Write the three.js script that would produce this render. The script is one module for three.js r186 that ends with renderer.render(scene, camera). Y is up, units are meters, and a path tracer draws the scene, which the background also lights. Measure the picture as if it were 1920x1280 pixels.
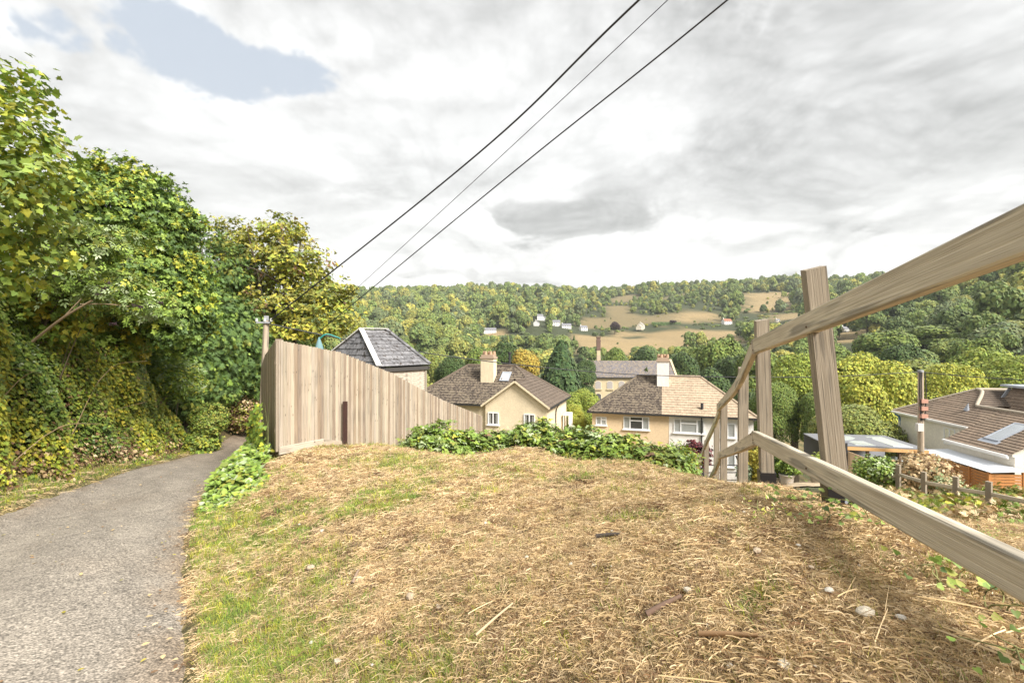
import * as THREE from 'three';
import { mergeGeometries } from 'three/addons/utils/BufferGeometryUtils.js';

// ---------------------------------------------------------------- camera, sky, sun, exposure
const renderer = new THREE.WebGLRenderer();
renderer.toneMapping = THREE.LinearToneMapping;
renderer.toneMappingExposure = 2.2;
renderer.shadowMap.enabled = true;
const scene = new THREE.Scene();
const EYE = 1.6, F = 907;                       // eye height, lens (pixels of a 1920-wide picture)
const camera = new THREE.PerspectiveCamera(2 * Math.atan(640 / F) * 180 / Math.PI, 1.5, 0.05, 6000);
camera.position.set(0, EYE, 0);
camera.lookAt(0, EYE, -10);
scene.add(camera);

const SUN = new THREE.Vector3(0.5, 0.66, 0.52).normalize();
const sun = new THREE.DirectionalLight(new THREE.Color(1, 0.95, 0.88), 4.4);
sun.position.copy(SUN).multiplyScalar(120);
sun.castShadow = true; sun.shadow.radius = 44; sun.shadow.mapSize.set(4096, 4096);
Object.assign(sun.shadow.camera, { left: -60, right: 60, top: 60, bottom: -60, near: 1, far: 400 });
scene.add(sun); scene.add(sun.target);

// ---- noise helpers (seeded)
function rng(seed) { let s = seed >>> 0; return () => { s = (s + 0x6D2B79F5) >>> 0; let t = s; t = Math.imul(t ^ (t >>> 15), t | 1); t ^= t + Math.imul(t ^ (t >>> 7), t | 61); return ((t ^ (t >>> 14)) >>> 0) / 4294967296; }; }
const hash = (x, y, z) => { let h = Math.imul(x, 374761393) + Math.imul(y, 668265263) + Math.imul(z, 2147483647 ^ 0x5bd1e995) | 0; h = Math.imul(h ^ (h >>> 13), 1274126177); h ^= h >>> 16; return (h >>> 0) / 4294967296; };
const sm = (t) => t * t * (3 - 2 * t), mix = (a, b, t) => a + (b - a) * t, clamp = (v, a = 0, b = 1) => Math.min(b, Math.max(a, v));
const step = (a, b, v) => sm(clamp((v - a) / (b - a)));
function vn(x, y, z = 0, per = 0) {
  const xi = Math.floor(x), yi = Math.floor(y), zi = Math.floor(z), u = sm(x - xi), v = sm(y - yi), w = sm(z - zi);
  const k = per ? (a) => ((a % per) + per) % per : (a) => a;
  const g = (a, b, c) => hash(k(xi + a), k(yi + b), zi + c);
  const p = (c) => mix(mix(g(0, 0, c), g(1, 0, c), u), mix(g(0, 1, c), g(1, 1, c), u), v);
  return w === 0 ? p(0) : mix(p(0), p(1), w);
}
function fbm(x, y, z = 0, oct = 4, per = 0) { let s = 0, a = 0.5, n = 0; for (let i = 0; i < oct; i++) { s += a * vn(x, y, z + i * 17, per); n += a; a *= 0.5; x *= 2; y *= 2; z *= 2; per *= 2; } return s / n; }

// ---- cloudy sky, computed: broken bright cloud, blue gaps, a few grey bases
{
  const W = 3072, H = 1536, data = new Float32Array(W * H * 4);
  const spot = (az, el, a0, e0, ra, re) => { const da = (az - a0) / ra, de = (el - e0) / re, q = da * da + de * de; return q > 9 ? 0 : Math.exp(-q); };
  const field = (x, y) => { let s = 0, a = .5, n = 0, f = 1.25; for (let o = 0; o < 6; o++) { const v = vn(x * f + o * 13.7, y * f + o * 5.1, 0.5 + o) , w = vn(x * f * 1.3 + 40 + o * 3.3, y * f * 1.3 + o * 9.2, 0.5 + o); s += a * (.5 * v + .5 * (1 - Math.abs(2 * w - 1))); n += a; a *= .63; f *= 2.05; } return s / n; };
  for (let j = 0; j < H; j++) for (let i = 0; i < W; i++) {
    const el = (j / H - 0.5) * Math.PI, th = (i / W - 0.5) * 2 * Math.PI;   // direction (cos th, -, sin th)
    const o = (j * W + i) * 4; data[o + 3] = 1;
    if (el < -.14) { data[o] = .16; data[o + 1] = .16; data[o + 2] = .11; continue; }
    const cx = Math.cos(el) * Math.cos(th), cy = Math.sin(el), cz = Math.cos(el) * Math.sin(th);
    const az = Math.atan2(cx, -cz) * 57.2958, e = el * 57.2958;             // degrees right of the view, degrees up
    let r, g, b;
    const yy = Math.max(cy, 0) + 0.17, px = cx / yy * 1.9, pz = cz / yy * 1.9;
    const wx = px + 0.55 * vn(px * 1.1 + 9, pz * 1.1, 3.5), wz = pz + 0.55 * vn(px * 1.1, pz * 1.1 + 5, 7.5);
    const T = field(wx, wz), T2 = field(wx + .035, wz - .1), K = (T - .53) * 3.2 + .5, rel = (T - T2) * 1.6;
    // gaps of blue, and where the layer is thick and grey
    const gap = 1.05 * spot(az, e, -38, 25.5, 15, 4.4) + 0.95 * spot(az, e, -25, 26.5, 13, 2.8) + 0.85 * spot(az, e, -47, 33, 18, 3.4) + 0.7 * spot(az, e, -14, 21.5, 8, 1.7) + 0.62 * spot(az, e, -21, 11.5, 9, 1.7) + .62 * spot(az, e, -8, 8.6, 10, 1.0) + 0.55 * step(55, 95, Math.abs(az));
    const cover = 1 - step(0.3, 0.62, gap * .95 + (.44 - K) * 1.25);
    const big = spot(az, e, 24, 33, 27, 9) + 0.75 * spot(az, e, 36, 20, 18, 7) + 0.95 * spot(az, e, -14, 37.5, 11, 3.6) + 0.6 * spot(az, e, 9, 19, 8, 4) + 0.5 * spot(az, e, -6, 19, 9, 3.4) + 0.42 * spot(az, e, -27, 14, 13, 3.4) + .3 * step(50, 80, Math.abs(az));
    const cum = 1.0 * spot(az, e, 7, 14.2, 8, 2.2) + .6 * spot(az, e, 1.5, 15, 4, 1.6) + .62 * spot(az, e, -4, 7.6, 7, 1.2) + .55 * spot(az, e, 25, 10.5, 9, 1.2);
    const dk = .72 * big * (.35 + .9 * step(-.1, 1, K)) + .42 * step(.5, 1.15, K) + .85 * step(.36, .9, cum + (K - .5) * .7), dark = (1 - Math.exp(-1.35 * dk)) * 1.05;
    const glow = spot(az, e, -2, 27, 17, 9) * 0.26 + spot(az, e, -25, 19, 18, 6) * 0.14 + 0.3 * step(15, 3, e);
    const cm = step(.4, .72, 1.0 * spot(az, e, 7, 14.3, 8, 2.2) + .6 * spot(az, e, 1, 14.4, 3.5, 1.5) + .35 * spot(az, e, 12, 16.6, 4, 1.2) + (K - .5) * .75);
    let lum = clamp(1.02 + glow - 0.56 * dark + rel * 1.15 - .13 * (K - .5), 0.26, 1.5) * 0.53; lum = mix(lum, clamp(.24 + .5 * rel + .07 * (e - 13.5) / 2.5 + .1 * (.5 - K), .13, .45), cm * .9);
    const hz = step(22, 0, Math.max(e, 0));
    const cr = lum * mix(1, 1.03, hz), cg = lum * mix(1, 1.01, hz), cb = lum * mix(1.0, 0.985, hz);
    const sr = mix(0.265, 0.39, hz), sg = mix(0.3, 0.415, hz), sb = mix(0.355, 0.44, hz);
    r = mix(sr, cr, cover); g = mix(sg, cg, cover); b = mix(sb, cb, cover);
    if (e < -1) { const t = step(-1, -8, e); r = mix(r, 0.16, t); g = mix(g, 0.16, t); b = mix(b, 0.11, t); }
    data[o] = r; data[o + 1] = g; data[o + 2] = b;
  }
  const t = new THREE.DataTexture(data, W, H, THREE.RGBAFormat, THREE.FloatType);
  t.mapping = THREE.EquirectangularReflectionMapping; t.magFilter = t.minFilter = THREE.LinearFilter; t.needsUpdate = true;
  scene.background = t; scene.environment = t;
}
scene.fog = new THREE.FogExp2(0xe4ebee, 0.00016);

// ---------------------------------------------------------------- helpers
const V = (x, y, z) => new THREE.Vector3(x, y, z);
const C = (r, g, b) => new THREE.Color().setRGB(r, g, b);
const at = (px, py, d) => V((px - 960) / F * d, EYE - (py - 640) / F * d, -d);   // a bearing and a distance as a point
const used = {};
function numbered(n) { used[n] = (used[n] ?? -1) + 1; return used[n] ? n + '_' + String(used[n]).padStart(3, '0') : n; }
function tag(o, label, category, group, kind) { if (label) o.userData.label = label; if (category) o.userData.category = category; if (group) o.userData.group = group; if (kind) o.userData.kind = kind; return o; }
function shade(m) { m.castShadow = m.receiveShadow = true; return m; }
function thing(name, label, category, pos, turn = 0, group) { const g = new THREE.Group(); g.name = numbered(name); if (pos) g.position.copy(pos); g.rotation.y = turn; scene.add(g); return tag(g, label, category, group); }
function part(name, geo, mat, parent, pos) { const m = shade(new THREE.Mesh(geo, mat)); m.name = name; if (pos) m.position.copy(pos); parent.add(m); return m; }
function solo(name, geo, mat, label, category, group, pos) { const m = shade(new THREE.Mesh(geo, mat)); m.name = numbered(name); if (pos) m.position.copy(pos); scene.add(m); return tag(m, label, category, group); }
function structure(name, geo, mat) { const m = shade(new THREE.Mesh(geo, mat)); m.name = name; m.userData.kind = 'structure'; scene.add(m); return m; }
const box = (w, h, d, x = 0, y = 0, z = 0) => new THREE.BoxGeometry(w, h, d).translate(x, y, z);
function geoOf(pos, idx, uv, col) {
  const g = new THREE.BufferGeometry(); g.setAttribute('position', new THREE.Float32BufferAttribute(pos, 3));
  g.setAttribute('uv', new THREE.Float32BufferAttribute(uv ?? new Float32Array(pos.length / 3 * 2), 2));
  if (col) g.setAttribute('color', new THREE.Float32BufferAttribute(col, 3));
  if (idx) g.setIndex(idx); g.computeVertexNormals(); return g;
}
function boxUV(g) { // uv in metres by the dominant axis of each face (boxes)
  const p = g.attributes.position, n = g.attributes.normal, u = g.attributes.uv;
  for (let i = 0; i < p.count; i++) { const ax = Math.abs(n.getX(i)), ay = Math.abs(n.getY(i)); if (ay > 0.8) u.setXY(i, p.getX(i), p.getZ(i)); else if (ax > 0.7) u.setXY(i, p.getZ(i), p.getY(i)); else u.setXY(i, p.getX(i), p.getY(i)); }
  return g;
}
// a rectangular bar swept along points, height h and thickness t, uv u across and v along (metres)
function sweep(pts, h, t, n = 24, lean = 0) {
  const cv = new THREE.CatmullRomCurve3(pts, false, 'centripetal'), P = [], U = [], I = []; let len = 0, last = null;
  const c = 0.006, prof = [[-t / 2, -h / 2 + c], [-t / 2 + c, -h / 2], [t / 2 - c, -h / 2], [t / 2, -h / 2 + c], [t / 2, h / 2 - c], [t / 2 - c, h / 2], [-t / 2 + c, h / 2], [-t / 2, h / 2 - c]];
  for (let i = 0; i <= n; i++) {
    const p = cv.getPoint(i / n), tn = cv.getTangent(i / n), s = V(0, 1, 0).cross(tn).normalize(), up = tn.clone().cross(s).normalize();
    if (last) len += p.distanceTo(last); last = p;
    for (let k = 0; k < 9; k++) { const [a, b] = prof[k % 8]; P.push(p.x + s.x * a + up.x * b, p.y + s.y * a + up.y * b, p.z + s.z * a + up.z * b); U.push([0, .01, .05, .06, .18, .19, .23, .24, .42][k], len); }
  }
  for (let i = 0; i < n; i++) for (let k = 0; k < 8; k++) { const a = i * 9 + k, b = a + 9; I.push(a, b, a + 1, a + 1, b, b + 1); }
  for (const e of [0, n * 9]) for (let k = 1; k < 7; k++) e ? I.push(e, e + k, e + k + 1) : I.push(e, e + k + 1, e + k);
  const g = geoOf(P, I, U).toNonIndexed(); g.computeVertexNormals(); return g;
}
function tube(pts, r, seg = 24, rad = 6) { return new THREE.TubeGeometry(new THREE.CatmullRomCurve3(pts), seg, r, rad, false); }
function limb(pts, r0, r1, seg = 10, rad = 6) { // tapered round limb
  const cv = new THREE.CatmullRomCurve3(pts), P = [], U = [], I = []; let len = 0, last;
  for (let i = 0; i <= seg; i++) {
    const p = cv.getPoint(i / seg), t = cv.getTangent(i / seg), a = Math.abs(t.y) > .9 ? V(1, 0, 0) : V(0, 1, 0), s = a.cross(t).normalize(), q = t.clone().cross(s), r = mix(r0, r1, i / seg);
    if (last) len += last.distanceTo(p); last = p;
    for (let k = 0; k <= rad; k++) { const w = k / rad * 2 * Math.PI, cs = Math.cos(w) * r, sn = Math.sin(w) * r; P.push(p.x + s.x * cs + q.x * sn, p.y + s.y * cs + q.y * sn, p.z + s.z * cs + q.z * sn); U.push(k / rad, len); }
  }
  for (let i = 0; i < seg; i++) for (let k = 0; k < rad; k++) { const a = i * (rad + 1) + k, b = a + rad + 1; I.push(a, a + 1, b, a + 1, b + 1, b); }
  return geoOf(P, I, U);
}
// ---- textures
function tex(w, h, fn, { rx = 1, ry = 1, data = false } = {}) {
  const a = new Uint8Array(w * h * 4);
  for (let y = 0; y < h; y++) for (let x = 0; x < w; x++) { const c = fn(x / w, y / h), o = (y * w + x) * 4; a[o] = clamp(c[0]) * 255; a[o + 1] = clamp(c[1]) * 255; a[o + 2] = clamp(c[2]) * 255; a[o + 3] = 255; }
  const t = new THREE.DataTexture(a, w, h, THREE.RGBAFormat); t.wrapS = t.wrapT = THREE.RepeatWrapping; t.magFilter = THREE.LinearFilter; t.minFilter = THREE.LinearMipmapLinearFilter; t.generateMipmaps = true;
  t.repeat.set(rx, ry); if (!data) t.colorSpace = THREE.SRGBColorSpace; t.needsUpdate = true; return t;
}
const std = (o) => new THREE.MeshStandardMaterial({ roughness: 0.9, ...o });
const flat = (r, g, b, rough = 0.85, extra = {}) => new THREE.MeshStandardMaterial({ color: C(r, g, b), roughness: rough, ...extra });
// weathered timber: grain along v; tone factors in sRGB
function wood(w, h, a, b, knots, rx, ry, seed, stain = 0.3) {
  const kn = []; const R = rng(seed); for (let i = 0; i < knots; i++) kn.push([R(), R(), 0.012 + R() * 0.016]);
  const f = (x, y) => {
    let wx = x, k0 = 0;
    for (const [kx, ky, kr] of kn) { let dx = x - kx, dy = (y - ky) * h / w; dx -= Math.round(dx); dy -= Math.round(dy * w / h) * h / w; const q = Math.hypot(dx, dy * 0.5) / kr; wx += dx * 0.9 * Math.exp(-q * q * .16); k0 = Math.max(k0, Math.exp(-q * q * 1.6)); }
    const g1 = fbm(wx * 48, y * 3 + seed, 1, 3), g2 = fbm(wx * 130, y * 8, 5, 2), st = fbm(x * 9 + seed, y * 4, 8, 4, 0), fine = vn(x * 220, y * 14, 3);
    return [g1, g2, st, fine, k0];
  };
  const edge = (x, y) => { if (y < .82) return f(x, y); const t = sm((y - .82) / .18), p = f(x, y), q = f(x, y - 1); return p.map((v, i) => mix(v, q[i], t)); };
  const map = tex(w, h, (x, y) => { const [g1, g2, st, fn, k] = edge(x, y); let t = clamp(0.55 + (g1 - 0.5) * 0.55 + (g2 - 0.5) * 0.45 + (fn - .5) * .3 + (st - .45) * .8); const s = 1 - stain * step(0.5, 0.72, st); return [0, 1, 2].map((i) => mix(b[i], a[i], t) * s * (1 - 0.62 * k)); }, { rx, ry });
  const bump = tex(w, h, (x, y) => { const [g1, g2, , fn, k] = edge(x, y); const t = g1 * 0.5 + g2 * 0.35 + fn * .15 - k * .2; return [t, t, t]; }, { rx, ry, data: true });
  return { map, bump };
}
// ---------------------------------------------------------------- terrain: control heights (x, distance ahead, height), thin-plate surface
const CP = [];
const cpx = (px, d, y) => CP.push([(px - 960) / F * d, d, y]);
// lane, falling gently away from the eye
const laneR = [[-0.1, -2], [-0.7, 0.6], [-1.75, 2.64], [-2.62, 3.93], [-4.15, 6.33], [-5.5, 9.4], [-6.2, 11.5], [-6.9, 14], [-7.2, 17], [-6.4, 20], [-4, 24]];
const laneL = [[-3.6, -2], [-4.5, 0.6], [-5.6, 2.9], [-6.25, 4.6], [-6.72, 6.33], [-7.1, 7.5], [-7.42, 8.83], [-7.72, 10.6], [-7.95, 12], [-8.8, 14.5], [-10.2, 18], [-10, 21], [-8, 25.5]];
for (const E of [laneR, laneL]) for (const [x, d] of E) CP.push([x, d, -0.1 * d]);
for (const [x, d] of [[-2.4, 0], [-3.4, 2.5], [-4.6, 5], [-6, 8.5], [-8, 14]]) CP.push([x, d, -0.1 * d + 0.02]);
// mown knoll between lane and rails
for (const p of [[-3.72, 7.8, -0.3], [-3.42, 9.7, -0.52], [-2.95, 11.66, -0.98], [-2.0, 15, -2.2], [-5.1, 10.2, -0.75], [-0.9, 2.4, -0.08], [-1.6, 4.4, -0.13], [-2.6, 6.4, -0.24], [0, 0.5, 0.3], [0, 1.8, 0.34], [0, 3.6, 0.2], [-1, 6, -0.1], [0.4, 6, -0.1], [-1.9, 9.6, -0.6], [0.3, 10, -0.72], [2.2, 8.6, -0.68], [1.7, 5.6, 0.03], [1.0, 3.6, 0.36],
  [0.66, -0.8, 0.75], [1.23, 1.16, 0.8], [1.63, 2.5, 0.72], [2.1, 4.05, 0.36], [2.66, 5.6, -0.16], [3.47, 7.8, -0.78], [4.1, 9.6, -1.35], [4.6, 11.5, -2.2],
  [2.6, 2.2, 0.5], [3.3, 3.6, 0.12], [4.5, 5.5, -0.7], [2.4, 0, 0.8], [5, 2, -0.1], [0, -6, 0.6], [4, -6, 1.2], [8, 0, -0.6], [-1.9, 12, -1.5], [0.3, 12.8, -2.0], [2.6, 11.5, -2.0], [0.5, 18, -4.2]]) CP.push(p);
// bank on the left of the lane
for (const p of [[-6.4, 2, 0.1], [-7.6, 5, 0.1], [-8.6, 8, -0.1], [-9, 2, 1.3], [-11, 6, 1.4], [-12, 12, 0.6], [-20, 4, 3], [-24, 16, 2], [-12, 20, -1.2], [-8.5, -6, 1.6], [-30, -20, 6], [0, -30, 5], [30, -20, 3]]) CP.push(p);
// gardens and houses below
cpx(1500, 20, -4.25); cpx(1420, 17, -3.9); cpx(1600, 20, -4.5); cpx(1700, 13.5, -2.75); cpx(1850, 11.5, -2.35); cpx(1790, 16, -3.9); cpx(1920, 17, -3.6); cpx(1640, 14.5, -3.1);
cpx(1250, 25, -6.4); cpx(1000, 25, -5.4); cpx(1110, 36, -8.9); cpx(1420, 33, -8.9); cpx(900, 35, -7.2); cpx(1040, 36, -8.2); cpx(750, 25, -3.6); cpx(1650, 26, -6.7); cpx(1750, 31, -7.1); cpx(1900, 26, -6.6); cpx(1830, 38, -7.6); cpx(2200, 30, -4);
cpx(700, 60, -11); cpx(1000, 60, -14); cpx(1400, 60, -15); cpx(1900, 60, -13); cpx(200, 60, -4); cpx(2600, 60, -4); cpx(-600, 60, 4);
cpx(700, 120, -19); cpx(1150, 120, -20); cpx(1500, 120, -19); cpx(1900, 110, -12); cpx(100, 120, -12); cpx(2800, 120, 6);
cpx(700, 200, -17); cpx(1000, 200, -20); cpx(1300, 200, -18); cpx(1600, 180, -11); cpx(1900, 180, 8); cpx(2400, 180, 30); cpx(0, 200, -14);
cpx(700, 300, -2); cpx(1000, 300, -4); cpx(1250, 300, -5); cpx(1600, 300, 8); cpx(1900, 300, 34); cpx(2600, 300, 70); cpx(0, 300, 0);
cpx(700, 400, 12); cpx(1000, 400, 9); cpx(1250, 400, 8.5); cpx(1450, 400, 13); cpx(1650, 400, 28); cpx(1900, 420, 56); cpx(0, 400, 18);
cpx(700, 520, 27); cpx(1000, 520, 27); cpx(1200, 520, 28); cpx(1450, 520, 33); cpx(1700, 520, 52); cpx(1900, 520, 72);
cpx(700, 700, 58); cpx(1000, 700, 60); cpx(1200, 700, 61); cpx(1450, 700, 72); cpx(1900, 700, 101); cpx(0, 700, 60); cpx(2700, 700, 120);
cpx(700, 850, 78); cpx(1000, 850, 83); cpx(1200, 850, 84); cpx(1450, 850, 98); cpx(1900, 850, 122); cpx(0, 850, 78); cpx(2700, 850, 140);
cpx(700, 1100, 84); cpx(1200, 1100, 88); cpx(1900, 1100, 120); cpx(0, 1100, 80); cpx(1000, 2600, 60); cpx(-500, 2600, 60); cpx(2600, 2600, 90);
for (const p of [[-200, 0, 20], [-1000, 200, 60], [1200, 100, 80], [300, -20, 12], [0, -200, 30], [-800, -200, 60], [900, -200, 60]]) CP.push(p);
const cu = (x) => Math.asinh(x / 4), cw = (x, d) => 2 * Math.asinh(x / (0.6 * Math.sqrt(d * d + 9)));
const TP = (() => {
  const n = CP.length, N = n + 3, A = [], B = [];
  const phi = (r2) => r2 < 1e-12 ? 0 : 0.5 * r2 * Math.log(r2);
  const Q = CP.map(([x, d]) => [cw(x, d), cu(d)]);
  const S = (y) => Math.asinh(y / 3);                        // heights compressed the same way
  for (let i = 0; i < N; i++) { A.push(new Float64Array(N)); B.push(i < n ? S(CP[i][2]) : 0); }
  for (let i = 0; i < n; i++) { for (let j = 0; j < n; j++) A[i][j] = phi((Q[i][0] - Q[j][0]) ** 2 + (Q[i][1] - Q[j][1]) ** 2); A[i][i] += 2e-4; A[i][n] = A[n][i] = 1; A[i][n + 1] = A[n + 1][i] = Q[i][0]; A[i][n + 2] = A[n + 2][i] = Q[i][1]; }
  for (let c = 0; c < N; c++) { let p = c; for (let r = c + 1; r < N; r++) if (Math.abs(A[r][c]) > Math.abs(A[p][c])) p = r; [A[c], A[p]] = [A[p], A[c]]; [B[c], B[p]] = [B[p], B[c]]; for (let r = c + 1; r < N; r++) { const f = A[r][c] / A[c][c]; if (f) { for (let k = c; k < N; k++) A[r][k] -= f * A[c][k]; B[r] -= f * B[c]; } } }
  for (let c = N - 1; c >= 0; c--) { for (let k = c + 1; k < N; k++) B[c] -= A[c][k] * B[k]; B[c] /= A[c][c]; }
  return (x, d) => { const u = cw(x, d), v = cu(d); let s = B[n] + B[n + 1] * u + B[n + 2] * v; for (let i = 0; i < n; i++) { const r2 = (u - Q[i][0]) ** 2 + (v - Q[i][1]) ** 2; if (r2 > 1e-12) s += B[i] * 0.5 * r2 * Math.log(r2); } return 3 * Math.sinh(s); };
})();
const laneCR = new THREE.CatmullRomCurve3(laneR.map(([x, d]) => V(x, 0, d))), laneCL = new THREE.CatmullRomCurve3(laneL.map(([x, d]) => V(x, 0, d)));
const LR = laneCR.getPoints(240), LL = laneCL.getPoints(240);
const edgeX = (L, d) => { for (let i = 1; i < L.length; i++) if ((L[i - 1].z - d) * (L[i].z - d) <= 0 && L[i].z !== L[i - 1].z) return mix(L[i - 1].x, L[i].x, (d - L[i - 1].z) / (L[i].z - L[i - 1].z)); return null; };
// signed depth inside the lane (metres from the nearer edge, positive inside)
function inLane(x, d) { if (d < -2 || d > 24) return -9; const r = edgeX(LR, d), l = edgeX(LL, d); if (r === null || l === null) return -9; return Math.min(r - x, x - l) * 0.86; }
function H(x, d) { // height of the open ground
  let y = TP(x, d); const a = inLane(x, d);
  if (d < 30 && Math.abs(x) < 30) { const k = step(-0.05, -0.6, a) * step(30, 14, d); y += k * ((fbm(x * 1.1, d * 1.1, 3, 4) - 0.5) * 0.14 + (vn(x * 5, d * 5, 8) - 0.5) * 0.03); y -= 0.07 * step(-0.02, 0.12, a); }
  else y += (fbm(x * 0.02, d * 0.02, 4, 3) - 0.5) * Math.min(8, d * 0.012);
  return y;
}
// dry fields on the far slope: [bearing from, to, distance from, to]
const fields = [[1075, 1400, 285, 420, 1], [1385, 1500, 520, 690, 0.95], [1080, 1350, 455, 540, 0.6], [1555, 1650, 255, 315, 1], [672, 765, 470, 560, 1], [1265, 1360, 470, 540, 1], [1440, 1560, 430, 500, 0.9], [900, 960, 380, 430, .9], [1130, 1190, 540, 640, .6], [1230, 1300, 640, 730, .5], [1130, 1200, 690, 800, .6]];
function fieldAt(x, d) { let best = 0; if (d < 150) return 0; const px = 960 + F * x / d + (fbm(x * .03, d * .03, 2, 3) - .5) * 40, dd = d + (fbm(x * .03, d * .03, 6, 3) - .5) * 60; for (const [a, b, p, q, s] of fields) { const m = Math.min((px - a) / 14, (b - px) / 14, (dd - p) / 8, (q - dd) / 8); best = Math.max(best, clamp(m) * s); } return best; }
// how green / how bare the mown knoll is
function greenAt(x, d) { const a = -inLane(x, d); let g = 0; if (a > -0.3 && a < 3) g = 1.05 * step(1.15, 0.2, a + (fbm(x * 2, d * 2, 1, 3) - .5) * 1.5); g *= 0.5 + 0.65 * step(.35, .6, fbm(x * 3, d * 3, 9, 3)); const n = fbm(x * 0.8 + 4, d * 0.8, 5, 4); g = Math.max(g, 0.62 * step(0.52, 0.68, n) * step(2.2, 4.5, d) * step(2.2, -1.2, x)); g = Math.max(g, 0.5 * step(.64, .74, fbm(x * 2.4, d * 2.4, 12, 3))); return clamp(g); }
function soilAt(x, d) { return clamp(0.9 * step(0.45, 0.62, fbm(x * 1.6 + 9, d * 1.6, 2, 4) + 0.16 * step(0.2, 1.6, x) * step(3, 1, d)) + .25 * step(.5, .7, fbm(x * 7, d * 7, 4, 2))); }
{
  const du = 0.026, us = [], vs = [];
  for (let u = cu(-1900); u < cu(1900); u += Math.abs(u) > 2.6 ? 0.05 : du) us.push(4 * Math.sinh(u));
  for (let v = cu(-400); v < cu(3200); v += v < -0.8 ? 0.12 : v > 2.2 ? 0.04 : du) vs.push(4 * Math.sinh(v));
  const P = [], U = [], K = [], I = [], nx = us.length;
  for (const d of vs) for (const x of us) {
    P.push(x, H(x, d), -d); U.push(x * 0.7, d * 0.7);
    let c;
    const n = fbm(x * .6, d * .6, 1, 4);
    if (d < 13 && d > -8 && x < 6.5 && x > -30) {
      const g = greenAt(x, d), s = soilAt(x, d); c = [mix(.48, .25, s), mix(.35, .165, s), mix(.19, .095, s)];
      c = [mix(c[0], .16, g * .7), mix(c[1], .17, g * .7), mix(c[2], .05, g * .7)];
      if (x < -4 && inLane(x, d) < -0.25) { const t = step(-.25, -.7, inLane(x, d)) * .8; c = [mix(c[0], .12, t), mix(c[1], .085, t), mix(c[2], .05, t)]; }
    } else if (d < 130) { const t = step(.4, .65, n); c = [mix(.11, .30, t), mix(.12, .23, t), mix(.05, .11, t)]; }
    else { const f = fieldAt(x, d), m = fbm(x * .05, d * .05, 3, 4); const fc = [mix(.44, .34, m), mix(.33, .25, m), mix(.17, .12, m)]; c = [mix(.055, fc[0], f), mix(.07, fc[1], f), mix(.025, fc[2], f)]; }
    K.push(...c);
  }
  for (let j = 0; j < vs.length - 1; j++) for (let i = 0; i < nx - 1; i++) { const a = j * nx + i, b = a + nx; I.push(a, a + 1, b, a + 1, b + 1, b); }
  const t = tex(512, 512, (x, y) => { const a = fbm(x * 64, y * 64, 2, 3, 64), b = fbm(x * 10, y * 10, 5, 3, 10), w = vn(x * 200 + a * 8, y * 40, 1); const v = 0.62 + (a - .5) * .7 + (b - .5) * .3 + (w - .5) * .3; return [v, v * .99, v * .97]; });
  const b = tex(512, 512, (x, y) => { const v = fbm(x * 48, y * 48, 9, 4, 48); return [v, v, v]; }, { data: true });
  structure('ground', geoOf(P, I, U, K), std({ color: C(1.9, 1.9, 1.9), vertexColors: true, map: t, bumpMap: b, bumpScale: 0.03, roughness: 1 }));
}
// ---- lane of worn tarmac
{
  const n = 300, m = 22, P = [], U = [], I = [], K = [];
  for (let i = 0; i <= n; i++) { const a = laneCL.getPoint(i / n), b = laneCR.getPoint(i / n); for (let k = 0; k <= m; k++) {
    const s = k / m, jag = (f) => (fbm(i * .21, f, 3, 3) - .5) * .22, w = s === 0 ? jag(1) : s === 1 ? jag(30) : 0;
    const x = mix(a.x, b.x, s) + w, d = mix(a.z, b.z, s); P.push(x, TP(x, d) + 0.012 + 0.03 * (1 - (2 * s - 1) ** 2) - (s === 0 || s === 1 ? .06 : 0), -d); U.push(x * .8, d * .8);
    const worn = Math.exp(-(((s - .36) / .1) ** 2)) + Math.exp(-(((s - .72) / .12) ** 2)), q = fbm(x * 1.2, d * 1.2, 2, 4), e = step(.82, 1, s) + step(.16, 0, s), f = step(9, 15, d);
    let c = [.37 + .04 * worn, .332 + .036 * worn, .288 + .03 * worn].map((v) => v * (0.92 + .16 * q)); const l = clamp(e * .55 * step(.3, .6, fbm(x * 3, d * 3, 6, 3)) + step(.58, .75, fbm(x * .7, d * .7, 11, 4)) * .12 + f * .6); K.push(mix(c[0], .36, l), mix(c[1], .26, l), mix(c[2], .165, l)); } }
  for (let i = 0; i < n; i++) for (let k = 0; k < m; k++) { const a = i * (m + 1) + k, b = a + m + 1; I.push(a, a + 1, b, a + 1, b + 1, b); }
  const R = rng(5), ch = []; 
  const t = tex(1024, 1024, (x, y) => { const g = vn(x * 170, y * 170, 1, 170), g2 = vn(x * 90, y * 90, 2, 90), b = fbm(x * 8, y * 8, 3, 3, 8); const v = 0.6 + (g - .5) * .34 + (g2 - .5) * .2 + (b - .5) * .12; return [v * 1.01, v, v * .98]; });
  const b = tex(512, 512, (x, y) => { const v = vn(x * 120, y * 120, 1, 120) * .6 + vn(x * 60, y * 60, 4, 60) * .4; return [v, v, v]; }, { data: true });
  structure('lane', geoOf(P, I, U, K), std({ color: C(1.95, 1.95, 1.95), vertexColors: true, map: t, bumpMap: b, bumpScale: 0.008, roughness: .95 }));
}
// ---------------------------------------------------------------- buildings
const clipBand = (poly, lo, hi) => { const cut = (ps, f) => { const o = []; ps.forEach((a, i) => { const b = ps[(i + 1) % ps.length], fa = f(a), fb = f(b); if (fa >= 0) o.push(a); if (fa * fb < 0) { const t = fa / (fa - fb); o.push([mix(a[0], b[0], t), mix(a[1], b[1], t)]); } }); return o; }; return cut(cut(poly, (p) => p[1] - lo), (p) => hi - p[1]); };
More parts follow.
